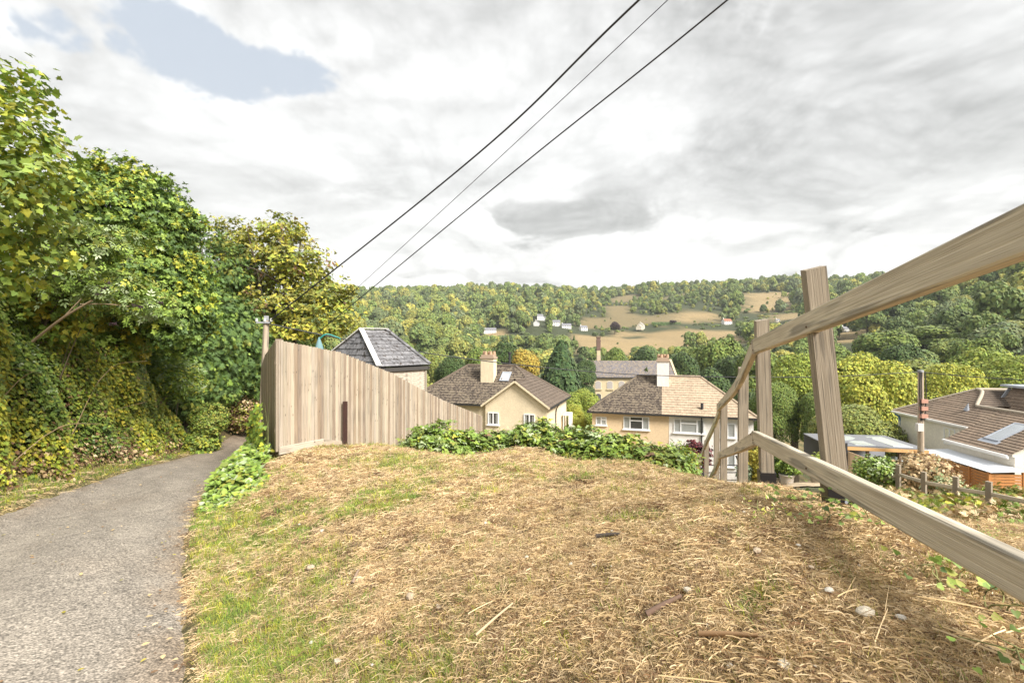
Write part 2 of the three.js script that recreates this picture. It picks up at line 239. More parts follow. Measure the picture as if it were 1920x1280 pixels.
// a roof slope laid in overlapping courses; poly in local coordinates, first edge direction = eaves
function courses(poly, ch = 0.28, lift = 0.028, jit = 0.004, seed = 1, wave = 0) {
  const O = poly[0], n = V(0, 0, 0); for (let i = 1; i < poly.length - 1; i++) n.add(poly[i].clone().sub(O).cross(poly[i + 1].clone().sub(O))); n.normalize(); if (n.y < 0) n.negate();
  const u = V(0, 1, 0).cross(n).normalize(), v = n.clone().cross(u).normalize(); if (v.y < 0) v.negate();
  const p2 = poly.map((p) => { const q = p.clone().sub(O); return [q.dot(u), q.dot(v)]; });
  const lo = Math.min(...p2.map((p) => p[1])), hi = Math.max(...p2.map((p) => p[1])), P = [], U = [], R = rng(seed);
  const put = (a, h) => { const q = O.clone().addScaledVector(u, a[0]).addScaledVector(v, a[1]).addScaledVector(n, h); P.push(q.x, q.y, q.z); U.push(a[0], a[1]); };
  for (let k = 0, v0 = lo; v0 < hi - 1e-3; k++, v0 += ch) {
    const v1 = Math.min(hi, v0 + ch), b = clipBand(p2, v0, v1); if (b.length < 3) continue; const L = lift + (R() - .5) * jit;
    const hh = (a) => L * (1 - (a[1] - v0) / ch) + 0.002;
    for (let i = 1; i < b.length - 1; i++) { const t = [b[0], b[i], b[i + 1]]; for (const a of t) put(a, hh(a)); }
    for (let i = 0; i < b.length; i++) { const a = b[i], c = b[(i + 1) % b.length]; if (Math.abs(a[1] - v0) < 1e-4 && Math.abs(c[1] - v0) < 1e-4) { put(a, L); put(c, L); put(c, -.01); put(a, L); put(c, -.01); put(a, -.01); } }
  }
  return geoOf(P, null, U);
}
function ridge(pts, r = 0.11) { return tube(pts, r, Math.max(2, pts.length * 4), 6); }
const tileTex = (a, b, c, moss, cw = 4, rw = 3.6, seed = 0) => tex(512, 512, (x, y) => {
  const row = Math.floor(y * 14), col = Math.floor(x * 14 + (row % 2) * .5), h = hash(col % 14, row % 14, seed), f = fbm(x * 40, y * 40, seed, 3, 40), m = fbm(x * 40 + 3, y * 40, seed + 4, 2, 40), g = fbm(x * 4, y * 4, seed + 9, 3, 4);
  let q = a.map((v, i) => mix(v, b[i], h * .6 + f * .4) * (0.86 + .28 * f) * (.9 + .2 * g)); const j = Math.abs(((x * 14 + (row % 2) * .5) % 1) - .5) > .46 ? .85 : 1; q = q.map((v) => v * j);
  const t = moss * step(.47, .56, m); return q.map((v, i) => mix(v, c[i], t)); }, { rx: 1 / cw, ry: 1 / rw });
const roughTex = (v0, amt, rx, seed) => tex(256, 256, (x, y) => { const v = v0 + (fbm(x * 32, y * 32, seed, 3, 32) - .5) * amt + (fbm(x * 3, y * 3, seed + 4, 3, 3) - .5) * amt; return [v, v * .995, v * .985]; }, { rx, ry: rx });
const renderBump = tex(256, 256, (x, y) => { const v = fbm(x * 50, y * 50, 3, 2, 50); return [v, v, v]; }, { rx: .5, ry: .5, data: true });
const wallMat = (r, g, b, s) => std({ color: C(r, g, b), map: roughTex(.95, .08, .3, s), bumpMap: renderBump, bumpScale: .01, roughness: .95 });
const M = {
  cream: wallMat(.84, .72, .52, 1), tan: wallMat(.76, .59, .39, 2), white: wallMat(.86, .83, .80, 3), creamC: wallMat(.92, .87, .76, 4), stone: wallMat(.62, .52, .34, 5), grey: flat(.35, .36, .38), 
  upvc: flat(.82, .82, .82, .4), dark: flat(.03, .03, .035, .6), lead: flat(.34, .37, .42, .6), gutter: flat(.03, .03, .03, .5), net: flat(.40, .41, .40, 1), room: flat(.05, .05, .05, 1), mortar: flat(.42, .36, .28), pot: flat(.44, .29, .19, .9), brick: flat(.40, .30, .22), fasciaW: flat(.8, .78, .74, .6),
  glass: new THREE.MeshPhysicalMaterial({ color: C(1, 1, 1), roughness: .03, transmission: 1, thickness: 0, ior: 1.5 }),
  skyglass: new THREE.MeshPhysicalMaterial({ color: C(.8, .84, .86), roughness: .06, metalness: .9 }),
  mossRoof: std({ color: C(1, 1, 1), map: tileTex([.27, .24, .215], [.34, .30, .265], [.56, .51, .43], .62, 4, 3.9, 3), roughness: 1 }),
  brownRoof: std({ color: C(1, 1, 1), map: tileTex([.34, .30, .265], [.41, .36, .315], [.46, .41, .35], .25, 4, 3.9, 7), roughness: 1 }),
  tanRoof: std({ color: C(1, 1, 1), map: tileTex([.61, .54, .46], [.69, .615, .525], [.74, .68, .59], .3, 4, 3.9, 11), roughness: 1 }),
  redRoof: std({ color: C(1, 1, 1), map: tileTex([.45, .39, .335], [.55, .475, .405], [.56, .5, .43], .3, 4, 3.9, 15), roughness: 1 }),
  slateFar: std({ color: C(.95, .95, 1), map: tileTex([.38, .37, .38], [.46, .445, .44], [.58, .52, .43], .7, 9, 9, 19), roughness: .9 }),
};
const framed = (w, h, bars, t = .06) => { const g = [box(w, t, .06, 0, h / 2 - t / 2), box(w, t, .06, 0, -h / 2 + t / 2), box(t, h - 2 * t, .06, -w / 2 + t / 2), box(t, h - 2 * t, .06, w / 2 - t / 2)]; for (const [x, y0, y1] of bars) g.push(box(t, (y1 - y0) * h - .13, .055, x * w, (y0 + y1) / 2 * h)); return g; };
// a window proud of a wall facing local +z: frame (> pane, curtain, sill). lights = fractions of the width; transom = lights that have a top vent
function windowOn(parent, x, y, z, w, h, lights, { transom = [], curtain = true, sill = true, turn = 0, open = [] } = {}) {
  const g = framed(w, h, [], .06); let acc = 0; const tot = lights.reduce((a, b) => a + b); const panes = [];
  lights.forEach((l, i) => { const x0 = -w / 2 + acc / tot * w; acc += l; const x1 = -w / 2 + acc / tot * w; if (i) g.push(box(.08, h - .13, .055, x0, 0, 0.001)); const tr = transom.includes(i) ? h * .68 : h; if (tr < h) g.push(box(x1 - x0 - .09, .08, .05, (x0 + x1) / 2, -h / 2 + tr)); panes.push([x0 + .05, x1 - .05, -h / 2 + .05, -h / 2 + tr - .04]); if (tr < h) panes.push([x0 + .05, x1 - .05, -h / 2 + tr + .04, h / 2 - .05]); });
  const f = part('window', mergeGeometries(g), M.upvc, parent, V(x, y, z + .035)); f.rotation.y = turn;
  for (const [a, b, c, d] of panes) part('pane', box(b - a, d - c, .006), M.glass, f, V((a + b) / 2, (c + d) / 2, 0.004));
  part('room_dark', box(w - .1, h - .1, .01), M.room, f, V(0, 0, -.028));
  if (curtain) for (const side of curtain === 'edges' ? [-1, 1] : [0]) { const cw = side ? (w - .12) * .24 : w - .12, n = side ? 6 : 16, P = [], I = []; for (let i = 0; i <= n * 2; i++) for (const y of [-1, 1]) P.push(side * ((w - .12) / 2 - cw / 2) + cw * (i / n / 2 - .5), y * (h / 2 - .06), (i % 2) * .006); for (let i = 0; i < n * 2; i++) { const k = i * 2; I.push(k, k + 2, k + 1, k + 1, k + 2, k + 3); } part('curtain', geoOf(P, I), M.net, f, V(0, 0, -.02)); }
  if (sill) part('sill', box(w + .16, .07, .12), parent.userData.sillMat ?? M.upvc, f, V(0, -h / 2 - .04, .03));
  return f;
}
const wallPoly = (pts, t) => new THREE.ExtrudeGeometry(new THREE.Shape(pts.map(([x, y]) => new THREE.Vector2(x, y))), { depth: t, bevelEnabled: false });
function chimneyStack(parent, x, y, z, w, h, d, mat, pots) { const c = part('chimney', box(w, h, d), mat, parent, V(x, y + h / 2, z)); part('chimney_cap', mergeGeometries([box(w + .12, .14, d + .12, 0, 0, 0), box(w - .05, .16, d - .05, 0, .15, 0)]), M.brick, c, V(0, h / 2 + .07, 0)); for (let i = 0; i < pots; i++) part('chimney_pot', new THREE.CylinderGeometry(.1, .13, .28, 10), M.pot, c, V((i - (pots - 1) / 2) * w / pots, h / 2 + .42, (i % 2 - .5) * .2)); return c; }

// ---- semi-detached pair, tan half and white half
{
  const g = thing('semi_detached_house', 'pair of hipped roof houses, one half tan and mossy, other half white', 'house', V(5.71, -3.67, -36.5), -0.304);
  const L = 11.7, D = 7, k = .72, R = 3.5, rh = R * k;
  const p = (x, v, y) => V(x, y, -v), S = 5.35;
  part('mossy_roof_slope', courses([p(0, 0, 0), p(S, 0, 0), p(S, R, rh), p(R, R, rh)], .27, .03, .01, 1), M.mossRoof, g).userData.label = 'dark mossy half of the tiled front slope';
  part('clean_roof_slope', courses([p(S, 0, 0), p(L, 0, 0), p(L - R, R, rh), p(S, R, rh)], .27, .03, .01, 2), M.tanRoof, g).userData.label = 'clean tan half of the tiled front slope';
  part('roof_slope', courses([p(L, 0, 0), p(L, D, 0), p(L - R, R, rh)], .27, .03, .01, 3), M.tanRoof, g);
  part('roof_slope', courses([p(0, 0, 0), p(R, R, rh), p(0, D, 0)], .27, .03, .01, 4), M.mossRoof, g);
  part('roof_slope', courses([p(0, D, 0), p(L, D, 0), p(L - R, R, rh), p(R, R, rh)], .27, .03, .01, 5), M.mossRoof, g);
  for (const q of [ridge([p(R, R, rh + .02), p(S, R, rh + .02)]), ridge([p(0.05, .05, .05), p(R, R, rh)], .1)]) part('ridge_tiles', q, M.mossRoof, g);
  for (const q of [ridge([p(S, R, rh + .02), p(L - R, R, rh + .02)]), ridge([p(L - .05, .05, .05), p(L - R, R, rh)], .1)]) part('ridge_tiles', q, M.tanRoof, g);
  const w = .3, wh = 5.6;
  part('tan_wall', boxUV(box(L / 2 - w, wh, D - 2 * w, L / 4 + w / 2, -wh / 2 - .02, -D / 2)), M.tan, g).userData.label = 'tan rendered half of the wall';
  part('white_wall', boxUV(box(L / 2 - w, wh, D - 2 * w + .03, L * .75 - w / 2, -wh / 2 - .02, -D / 2)), M.white, g).userData.label = 'white painted half of the wall';
  for (const q of [box(L, .1, .12, L / 2, -.06, .02), box(.1, .1, D, -.02, -.06, -D / 2), box(.1, .1, D, L + .02, -.06, -D / 2)]) part('gutter', q, M.gutter, g);
  part('soffit', box(L - .02, .03, D - .02, L / 2, -.03, -D / 2), M.fasciaW, g);
  for (const q of [new THREE.CylinderGeometry(.05, .05, 5, 8).translate(8.05, -2.6, -w + .09), new THREE.CylinderGeometry(.04, .04, 3, 8).translate(L - 1.15, -4, -w + .08)]) part('downpipe', q, M.gutter, g);
  chimneyStack(g, L / 2 - .42, rh - .75, -R + .55, .88, 1.95, .95, M.white, 4);
  part('vent_pipe', new THREE.CylinderGeometry(.1, .1, .4, 8), M.dark, g, V(8.1, .65, -.55));
  const z = -w + .001, zw = -w + .016;
  windowOn(g, .98, -.72, z, .8, .62, [1, 1], { transom: [1] });
  windowOn(g, 3.55, -.75, z, 1.85, .95, [1, 1.9, 1], { transom: [1], curtain: 'edges' });
  windowOn(g, 7.2, -.78, zw, 2.05, 1.0, [1, 2.3, 1], { transom: [1] });
  windowOn(g, 9.75, -.95, zw, 1.0, 1.0, [1, 1], { transom: [0] });
  windowOn(g, 9.75, -3.0, zw, 1.0, 1.0, [1, 1], { transom: [0] });
  windowOn(g, 7.0, -3.0, zw, 2.0, 1.1, [1, 2, 1], { transom: [1] });
  windowOn(g, 3.55, -3.2, z, 1.85, 1.1, [1, 2, 1], { transom: [1] });
}
// ---- cream gabled bungalow
{
  const g = thing('gabled_house', 'cream rendered house with front gable, brown hipped roof and white chimney', 'house', V(2.64, -2.9, -33), -0.304);
  const k = .72, p = (x, v, y) => V(x, y, -v);
  part('roof_slope', courses([p(-11.2, 0, 0), p(-5, 0, 0), p(-2.5, 2.5, 1.8), p(-3.6, 3.6, 2.59), p(-7.6, 3.6, 2.59)], .28, .03, .01, 11), M.mossRoof, g).userData.label = 'mossy brown front slope with roof window';
  part('roof_slope', courses([p(0, -.25, 0), p(0, 7.2, 0), p(-3.6, 3.6, 2.59), p(-2.5, 2.5, 1.8), p(-2.5, -.25, 1.8)], .28, .035, .01, 12), M.brownRoof, g);
  part('roof_slope', courses([p(-5, -.25, 0), p(-5, 0, 0), p(-2.5, 2.5, 1.8), p(-2.5, -.25, 1.8)], .28, .03, .01, 13), M.brownRoof, g);
  part('roof_slope', courses([p(-11.2, 7.2, 0), p(0, 7.2, 0), p(-3.6, 3.6, 2.59), p(-7.6, 3.6, 2.59)], .28, .03, .01, 14), M.brownRoof, g);
  part('roof_slope', courses([p(-11.2, 0, 0), p(-7.6, 3.6, 2.59), p(-11.2, 7.2, 0)], .28, .03, .01, 15), M.mossRoof, g);
  for (const q of [ridge([p(-7.6, 3.6, 2.61), p(-3.6, 3.6, 2.61)]), ridge([p(-3.6, 3.6, 2.6), p(-2.5, 2.5, 1.82), p(-2.5, -.25, 1.82)], .1), ridge([p(-11.2, 0, .02), p(-7.6, 3.6, 2.6)], .1), ridge([p(-3.6, 3.6, 2.6), p(0, 7.2, 0.02)], .1)]) part('ridge_tiles', q, M.brownRoof, g);
  part('gable_wall', wallPoly([[-4.75, -5], [-.25, -5], [-.25, 0.1], [-2.5, 1.72], [-4.75, .1]], .25).translate(0, 0, -.25), M.cream, g);
  part('side_wall', boxUV(box(.25, 5, 6.6, -.376, -2.45, -3.55)), M.cream, g);
  part('front_wall', boxUV(box(6.1, 5, .25, -7.81, -2.55, -.375)), M.cream, g);
  part('side_wall', boxUV(box(.25, 5, 6.4, -10.75, -2.55, -3.7)), M.cream, g);
  for (const q of [sweep([p(-2.5, -.27, 1.72), p(0, -.27, -.08)], .13, .03, 2), sweep([p(-2.5, -.27, 1.72), p(-5, -.27, -.08)], .13, .03, 2)]) part('bargeboard', q, M.cream, g);
  for (const q of [box(.1, .1, 7.4, .04, -.06, -3.5), box(6.2, .1, .12, -8.1, -.06, .02)]) part('gutter', q, M.gutter, g);
  part('downpipe', tube([V(.03, -.1, -2.6), V(-.1, -.35, -2.6), V(-.18, -.6, -2.6), V(-.18, -3, -2.6)], .045, 14, 6), M.gutter, g);
  chimneyStack(g, -5.35, .95, -2.3, 1.02, 2.25, .75, M.cream, 5);
  const fl = part('flue_pipe', new THREE.CylinderGeometry(.09, .09, 1.3, 10), M.dark, g, V(-4.15, 2.9, -3.8)); part('flue_cap', new THREE.CylinderGeometry(.14, .14, .12, 10), M.dark, fl, V(0, .7, 0));
  const sl = part('roof_window', mergeGeometries(framed(.72, 1.05, [], .08)), M.lead, g, V(-4.05, 1.86, -2.45)); sl.rotation.x = -Math.PI / 2 + Math.atan(k); part('pane', box(.58, .9, .02), M.skyglass, sl);
  windowOn(g, -1.5, -.95, .001, .8, .86, [1, 1], { curtain: 'edges' }); windowOn(g, -4.15, -.95, .001, .8, .86, [1, 1.05], { curtain: 'edges' });
  const pr = part('porch', mergeGeometries([box(.5, .08, 1.5, 0, 1.0, 0), box(.06, 2.1, .06, .22, -.08, .7), box(.06, 2.1, .06, -.2, -.08, .7), box(.05, 2.1, 1.4, .22, -.08, -.05)]), M.fasciaW, g, V(.15, -2.2, -5.4)); part('porch_glass', box(.36, 1.9, .02), M.glass, pr, V(0.01, -.1, .7));
}
// ---- old stone mill with chimney
{
  const g = thing('stone_mill', 'old stone mill with arched windows and mottled slate roof', 'mill', V(19.7, -7.3, -120), 0);
  const p = (x, v, y) => V(x, y, -v), L = 21;
  part('roof_slope', courses([p(0, 0, 0), p(L, 0, 0), p(L, 5, 3.95), p(0, 5, 3.95)], .35, .03, .01, 21), M.slateFar, g);
  part('roof_slope', courses([p(0, 10, 0), p(L, 10, 0), p(L, 5, 3.95), p(0, 5, 3.95)], .35, .03, .01, 22), M.slateFar, g);
  part('wall', boxUV(box(L - .4, 13, 9.4, L / 2, -6.6, -5)), M.stone, g);
  const gb = new THREE.ExtrudeGeometry(new THREE.Shape([[0.2, -13], [9.8, -13], [9.8, .3], [5, 4.35], [0.2, .3]].map(([x, y]) => new THREE.Vector2(x, y))), { depth: .5, bevelEnabled: false }).rotateY(Math.PI / 2);
  part('gable_parapet', gb, M.stone, g, V(-.5, 0, 0.05)); part('gable_parapet', gb, M.stone, g, V(L, 0, 0.05));
  part('gutter', box(L, .18, .2, L / 2, -.12, .1), M.gutter, g);
  const arch = (w, h) => { const s = new THREE.Shape(); s.moveTo(-w / 2, 0); s.lineTo(w / 2, 0); s.lineTo(w / 2, h - w * .28); s.quadraticCurveTo(0, h + w * .22, -w / 2, h - w * .28); return s; };
  const wg = new THREE.ExtrudeGeometry(arch(1.35, 1.95), { depth: .12, bevelEnabled: false }), sg = new THREE.ExtrudeGeometry(arch(1.65, 2.15), { depth: .08, bevelEnabled: false });
  const boarded = flat(.38, .35, .33), pane = flat(.09, .09, .1, .3);
  for (let row = 0; row < 3; row++) for (let i = 0; i < 7; i++) { const w = part('window', sg, flat(.68, .6, .44), g, V(1.75 + i * 2.9, -2.95 - row * 3.1, -.3)); part('pane', wg, row ? pane : boarded, w, V(0, .1, .02)); part('sill', box(1.8, .2, .3), M.stone, w, V(0, -.1, .12)); }
  const bush = part('roof_weed', new THREE.IcosahedronGeometry(.5, 2), flat(.08, .11, .03), g, V(14.2, 1.7, -1.9)); const bp = bush.geometry.attributes.position; for (let i = 0; i < bp.count; i++) { const q = .5 + hash(Math.round(bp.getX(i) * 99), Math.round(bp.getY(i) * 99), 3); bp.setXYZ(i, bp.getX(i) * q * .7, bp.getY(i) * q * 1.4, bp.getZ(i) * q * .7); } bush.geometry.computeVertexNormals();
  // its tall tapering chimney stands behind
  const c = thing('mill_chimney', 'tall tapering stone mill chimney with darkened brick top', 'chimney', V(22.9, -20, -128));
  for (let i = 0; i < 14; i++) { const h0 = i * 1.38, w = mix(1.9, .86, (i + .5) / 14); part('chimney_course', box(w, 1.36, w, 0, h0 + .68, 0), i % 3 ? M.stone : flat(.5, .4, .28), c); }
  part('chimney_top', mergeGeometries([box(.95, 2.3, .95, 0, 20.5, 0), box(1.15, .25, 1.15, 0, 21.8, 0), box(1.05, .3, 1.05, 0, 22.7, 0), box(.9, .8, .9, 0, 22.2, 0), box(1.05, .22, 1.05, 0, 19.4, 0)]), flat(.16, .1, .08), c);
}
// ---- brown roofed house on the lower side, with dormer, canopy and slatted screens
{
  const g = thing('brown_roofed_house', 'cream house with large brown tiled roof, long roof window and dormer', 'house', V(26.6, -4.5, -26), -0.12);
  const p = (x, v, y) => V(x, y, -v), k = .55, q = (x, v) => p(x, v, x * k);
  part('roof_slope', courses([q(0, -.2), q(0, 4.3), q(3.3, 4.3), q(3.3, -.2)], .25, .035, .008, 31), M.redRoof, g);
  part('roof_slope', courses([q(1.38, 4.3), q(1.38, 11.5), q(3.3, 9.86), q(3.3, 4.3)], .25, .035, .008, 32), M.redRoof, g);
  part('roof_slope', courses([q(3.3, 6.3), q(3.3, 9.86), q(4.9, 8.5), q(4.9, 8)], .25, .035, .008, 33), M.redRoof, g);
  part('roof_slope', courses([q(3.3, 6.3), p(9, 6.3, 1.815), p(9, 8, 2.7), q(4.9, 8)], .25, .035, .008, 34), M.brownRoof, g).userData.label = 'darker upper roof slope facing the lane';
  part('roof_slope', courses([p(1.38, 11.5, .76), p(11, 11.5, .76), p(9, 8.5, 2.7), p(4.9, 8.5, 2.7)], .25, .035, .008, 35), M.brownRoof, g);
  part('roof_slope', courses([p(6.6, -.2, 0), p(6.6, 6.3, 0), p(3.3, 6.3, 1.815), p(3.3, -.2, 1.815)], .25, .035, .008, 36), M.redRoof, g);
  for (const q of [ridge([p(3.3, -.2, 1.86), p(3.3, 6.3, 1.86)], .1), ridge([p(3.3, 6.3, 1.86), p(4.9, 8, 2.74), p(4.9, 8.5, 2.74), p(9, 8.3, 2.74)], .11), ridge([p(1.38, 11.5, .8), p(4.9, 8.5, 2.74)], .09)]) part('ridge_tiles', q, M.mortar, g);
  part('high_wall', boxUV(box(.25, 4, 6.9, 1.78, -1.45, -7.9)), M.creamC, g); part('high_wall', boxUV(box(8, 4, .25, 6, -1.5, -11.2)), M.creamC, g);
  part('low_wall', boxUV(box(.25, 3.2, 4.4, .45, -1.7, -2.1)), M.creamC, g); part('step_wall', boxUV(box(1.4, 3.6, .25, 1.2, -1.7, -4.18)), M.creamC, g);
  part('gable_wall', wallPoly([[.33, -3.4], [6.3, -3.4], [6.3, .1], [3.3, 1.72], [.33, .1]], .25).translate(0, 0, -.3), M.creamC, g);
  for (const q of [box(.06, .2, 4.4, .0, -.1, -2.1), box(.06, .18, 7.1, 1.4, .66, -7.9)]) part('fascia', q, M.fasciaW, g); for (const q of [box(.12, .1, 4.5, -.09, -.04, -2.1), box(.12, .1, 7.2, 1.3, .72, -7.9)]) part('gutter', q, M.fasciaW, g);
  part('drainpipe', tube([V(1.3, .6, -11.1), V(1.62, .3, -11.1), V(1.62, -3, -11.1)], .06, 10, 6), flat(.1, .25, .5, .5), g);
  const sl = part('roof_window', mergeGeometries(framed(1.0, 1.9, [], .09)), M.lead, g, V(1.55, 1.55 * k + .07, -1.9)); sl.rotation.order = 'YXZ'; sl.rotation.set(-Math.PI / 2 + Math.atan(k), Math.PI * -.5, 0); part('pane', box(.84, 1.74, .03), M.skyglass, sl); part('lead_apron', box(1.3, .3, .01, 0, -1.08, -.03), M.lead, sl);
  windowOn(g, 1.655, -.2, -6.3, .95, 1.1, [1, 1], { turn: -Math.PI / 2, sill: false });
  const vc = part('vent_cowl', new THREE.ConeGeometry(.16, .55, 10), M.lead, g, V(2.75, 1.8, -6.3)); vc.rotation.x = .3;
  const d = part('dormer', boxUV(box(3.4, 1.5, 2.4, 8, 2.3, -6.2)), M.creamC, g); part('dormer_roof', box(4.2, .14, 3.2, 7.9, 3.12, -6.1), M.lead, d); part('dormer_cheek', courses([p(5.1, 4.6, 1.5), p(6.2, 4.6, 3.05), p(6.2, 7.2, 3.05), p(5.1, 7.2, 1.5)], .25, .03, .01, 39), M.redRoof, d); part('dormer_flashing', sweep([p(5.1, 7.25, 1.55), p(6.1, 7.3, 3.0)], .2, .05, 2), M.lead, d); part('dormer_flashing', sweep([p(4.75, 4.4, 1.28), p(6.15, 4.5, 3.06)], .2, .06, 2), M.lead, d);
  windowOn(g, 8.1, 2.35, -4.98, 2.4, 1.0, [1, 1, 1], { sill: false });
}
{ // white sheet canopy on timber, over slatted panels
  const base = thing('canopy_screen', 'white sheet lean-to roof over orange timber slat panels beside brown roofed house', 'canopy', V(26.6, -4.5, -26), -0.12);
  const tim = wood(256, 256, [.86, .62, .38], [.70, .45, .24], 3, 1, 1, 41, .2); M.newTimber = std({ map: tim.map, bumpMap: tim.bump, bumpScale: .004 });
  part('roof_sheet', mergeGeometries([sweep([V(-.65, -.66, .9), V(-.65, -.66, -4.4)], .03, 1.75, 3)]), flat(.74, .77, .82, .5), base).rotation.z = 0.06;
  for (let i = 0; i < 5; i++) { const z = .75 - i * 1.24; part('post', box(.12, 1.6, .12, -1.42, -1.55, z), M.newTimber, base); if (i < 4) for (let s = 0; s < 9; s++) part('slat', box(.025, .13, 1.1, -1.42, -.92 - s * .155, z - .62), M.newTimber, base); }
  for (let s = 0; s < 9; s++) part('slat', box(1.5, .13, .025, -.6, -.92 - s * .155, .77), M.newTimber, base); part('post', box(.12, 1.6, .12, .2, -1.55, .75), M.newTimber, base);
}
{ // open carport with felt roof and clear panels
  const g = thing('carport', 'open timber carport with grey sheet roof and two clear roof panels', 'carport', V(0, 0, 0));
  const fl = V(17.6, -4.15, -27), fr = V(23.6, -4.5, -27.4), br = V(26.2, -5.0, -34), bl = V(20.5, -4.85, -34);
  const quad = (a, b, c, d, up) => geoOf([a, b, c, d].flatMap((p) => [p.x, p.y + up, p.z]).concat([a, b, c, d].flatMap((p) => [p.x, p.y + up - .05, p.z])), [0, 1, 2, 0, 2, 3, 4, 6, 5, 4, 7, 6, 0, 4, 1, 1, 4, 5, 1, 5, 2, 2, 5, 6, 2, 6, 3, 3, 6, 7, 3, 7, 0, 0, 7, 4]).toNonIndexed();
  const qg = quad(fl, fr, br, bl, 0); qg.computeVertexNormals(); part('roof_sheet', qg, flat(.19, .195, .21, .8), g);
  const on = (s, t) => fl.clone().lerp(fr, s).lerp(bl.clone().lerp(br, s), t);
  for (const s of [.3, .68]) { const cg = quad(on(s, .06), on(s + .2, .06), on(s + .2, .8), on(s, .8), .03); cg.computeVertexNormals(); part('clear_panel', cg, flat(.72, .77, .8, .15), g); }
  part('front_beam', sweep([fl.clone().add(V(0, -.16, .02)), fr.clone().add(V(0, -.16, .02))], .18, .08, 2), flat(.55, .32, .13), g);
  for (const s of [.02, .4, .72, .985]) { const a = on(s, .015), y0 = -7.2; part('post', box(.13, a.y - .25 - y0, .13, a.x, (a.y - .25 + y0) / 2, a.z), flat(.12, .08, .05), g); }
  part('rear_wall', quad(on(0, .98).add(V(0, -.06, 0)), on(1, .98).add(V(0, -.06, 0)), on(1, .985).add(V(0, -2.8, 0)), on(0, .985).add(V(0, -2.8, 0)), 0), flat(.30, .31, .34), g);
  // covered bulky bags inside
  for (const [s, t, w, c] of [[.55, .3, .8, [.45, .45, .5]], [.66, .35, .7, [.3, .07, .06]], [.78, .3, .8, [.6, .68, .7]], [.45, .4, .6, [.08, .1, .14]]]) { const a = on(s, t); const sg = new THREE.IcosahedronGeometry(w * .6, 3), sp = sg.attributes.position; for (let i = 0; i < sp.count; i++) { const n = .7 + .5 * vn(sp.getX(i) * 5 + s * 9, sp.getY(i) * 5, sp.getZ(i) * 5); sp.setXYZ(i, sp.getX(i) * n, sp.getY(i) * n * .8, sp.getZ(i) * n); } sg.computeVertexNormals(); solo('covered_bundle', sg, flat(...c), ['pale grey wrapped bundle under the carport', 'dark red bundle under the carport', 'pale blue wrapped bundle under carport beside post', 'dark blue bundle deepest under the carport'][[.55, .66, .78, .45].indexOf(s)], 'bundle', 'bundles stored under the carport', V(a.x, -5.75, a.z)); }
}
// ---- small white cottages on the far slope
function cottage(px, d, w, h, dp, turn, wall, roof, label, wings = []) {
  const x = (px - 960) / F * d, y = H(x, d) - .6, g = thing('cottage', label, 'house', V(x, y, -d), turn, 'houses scattered on the far hillside'); g.scale.setScalar(.72);
  const rf = (w, h, dp, x0) => { const e = dp * .42; part('wall', mergeGeometries([new THREE.ExtrudeGeometry(new THREE.Shape([[-dp / 2, 0], [dp / 2, 0], [dp / 2, h], [0, h + e], [-dp / 2, h]].map(([a, b]) => new THREE.Vector2(a, b))), { depth: w, bevelEnabled: false }).rotateY(Math.PI / 2).translate(x0 - w / 2, 0, 0)]), wall, g);
    const c = [[1, 1], [1, -1]].map(([, s]) => { const a = V(x0 - w / 2 - .2, h - .15, s * (dp / 2 + .25)), b = V(x0 + w / 2 + .2, h - .15, s * (dp / 2 + .25)), t = V(x0 + w / 2 + .2, h + e + .12, 0), u = V(x0 - w / 2 - .2, h + e + .12, 0); return courses([a, b, t, u], .5, .05, 0, 2); }); part('roof', mergeGeometries(c), roof, g);
    for (let r = 0; r < Math.round(h / 2.8); r++) for (let i = 0; i < Math.round(w / 3); i++) { const f = part('window', box(1.15, 1.3, .1), M.upvc, g, V(x0 - w / 2 + (i + .5) * w / Math.round(w / 3), 1.5 + r * 2.6, dp / 2 + .03)); part('pane', box(.95, 1.1, .1), M.room, f, V(0, 0, .02)); } };
  rf(w, h, dp, 0); for (const [x0, ww, hh] of wings) rf(ww, hh, dp * .8, x0);
  part('chimney', box(.9, 1.8, .9), wall, g, V(-w / 2 + .6, h + dp * .42 + .4, 0)); return g;
}
const slateR = flat(.22, .22, .24), redR = flat(.36, .16, .1), whiteW = flat(.82, .8, .77), creamW = flat(.7, .64, .52);
cottage(1012, 500, 9, 6.5, 7, .2, whiteW, slateR, 'white cottage highest on slope above the terrace, with two chimneys', [[9, 8, 3.5]]);
cottage(1042, 455, 12, 5.5, 7, -.1, whiteW, slateR, 'long white cottage left end of hillside terrace');
cottage(1062, 450, 12, 4.6, 7, 0, whiteW, slateR, 'low white cottage in middle of hillside terrace');
cottage(1094, 445, 9, 4.8, 6, .3, whiteW, slateR, 'white cottage with dark slate roof at right end of terrace');
cottage(1006, 435, 8, 4.4, 6, 1.3, whiteW, slateR, 'white cottage with gable end facing the valley');
cottage(917, 420, 17, 4.2, 7, .1, whiteW, slateR, 'long white house among trees left of the hillside terrace');
cottage(1202, 440, 9, 6, 8, 1.1, creamW, flat(.42, .4, .38), 'pale stone house beside dark hedge above dry field', [[-9, 9, 3.4]]);
cottage(1363, 455, 11, 5, 7, .2, whiteW, redR, 'white cottage with red tiled roof beside dark tree');
cottage(1458, 430, 5, 2.5, 4, .2, creamW, slateR, 'tiny pale outbuilding below the upper dry field');
cottage(1583, 300, 6, 3, 5, .4, whiteW, slateR, 'small white building at edge of small dry field behind leaning post');
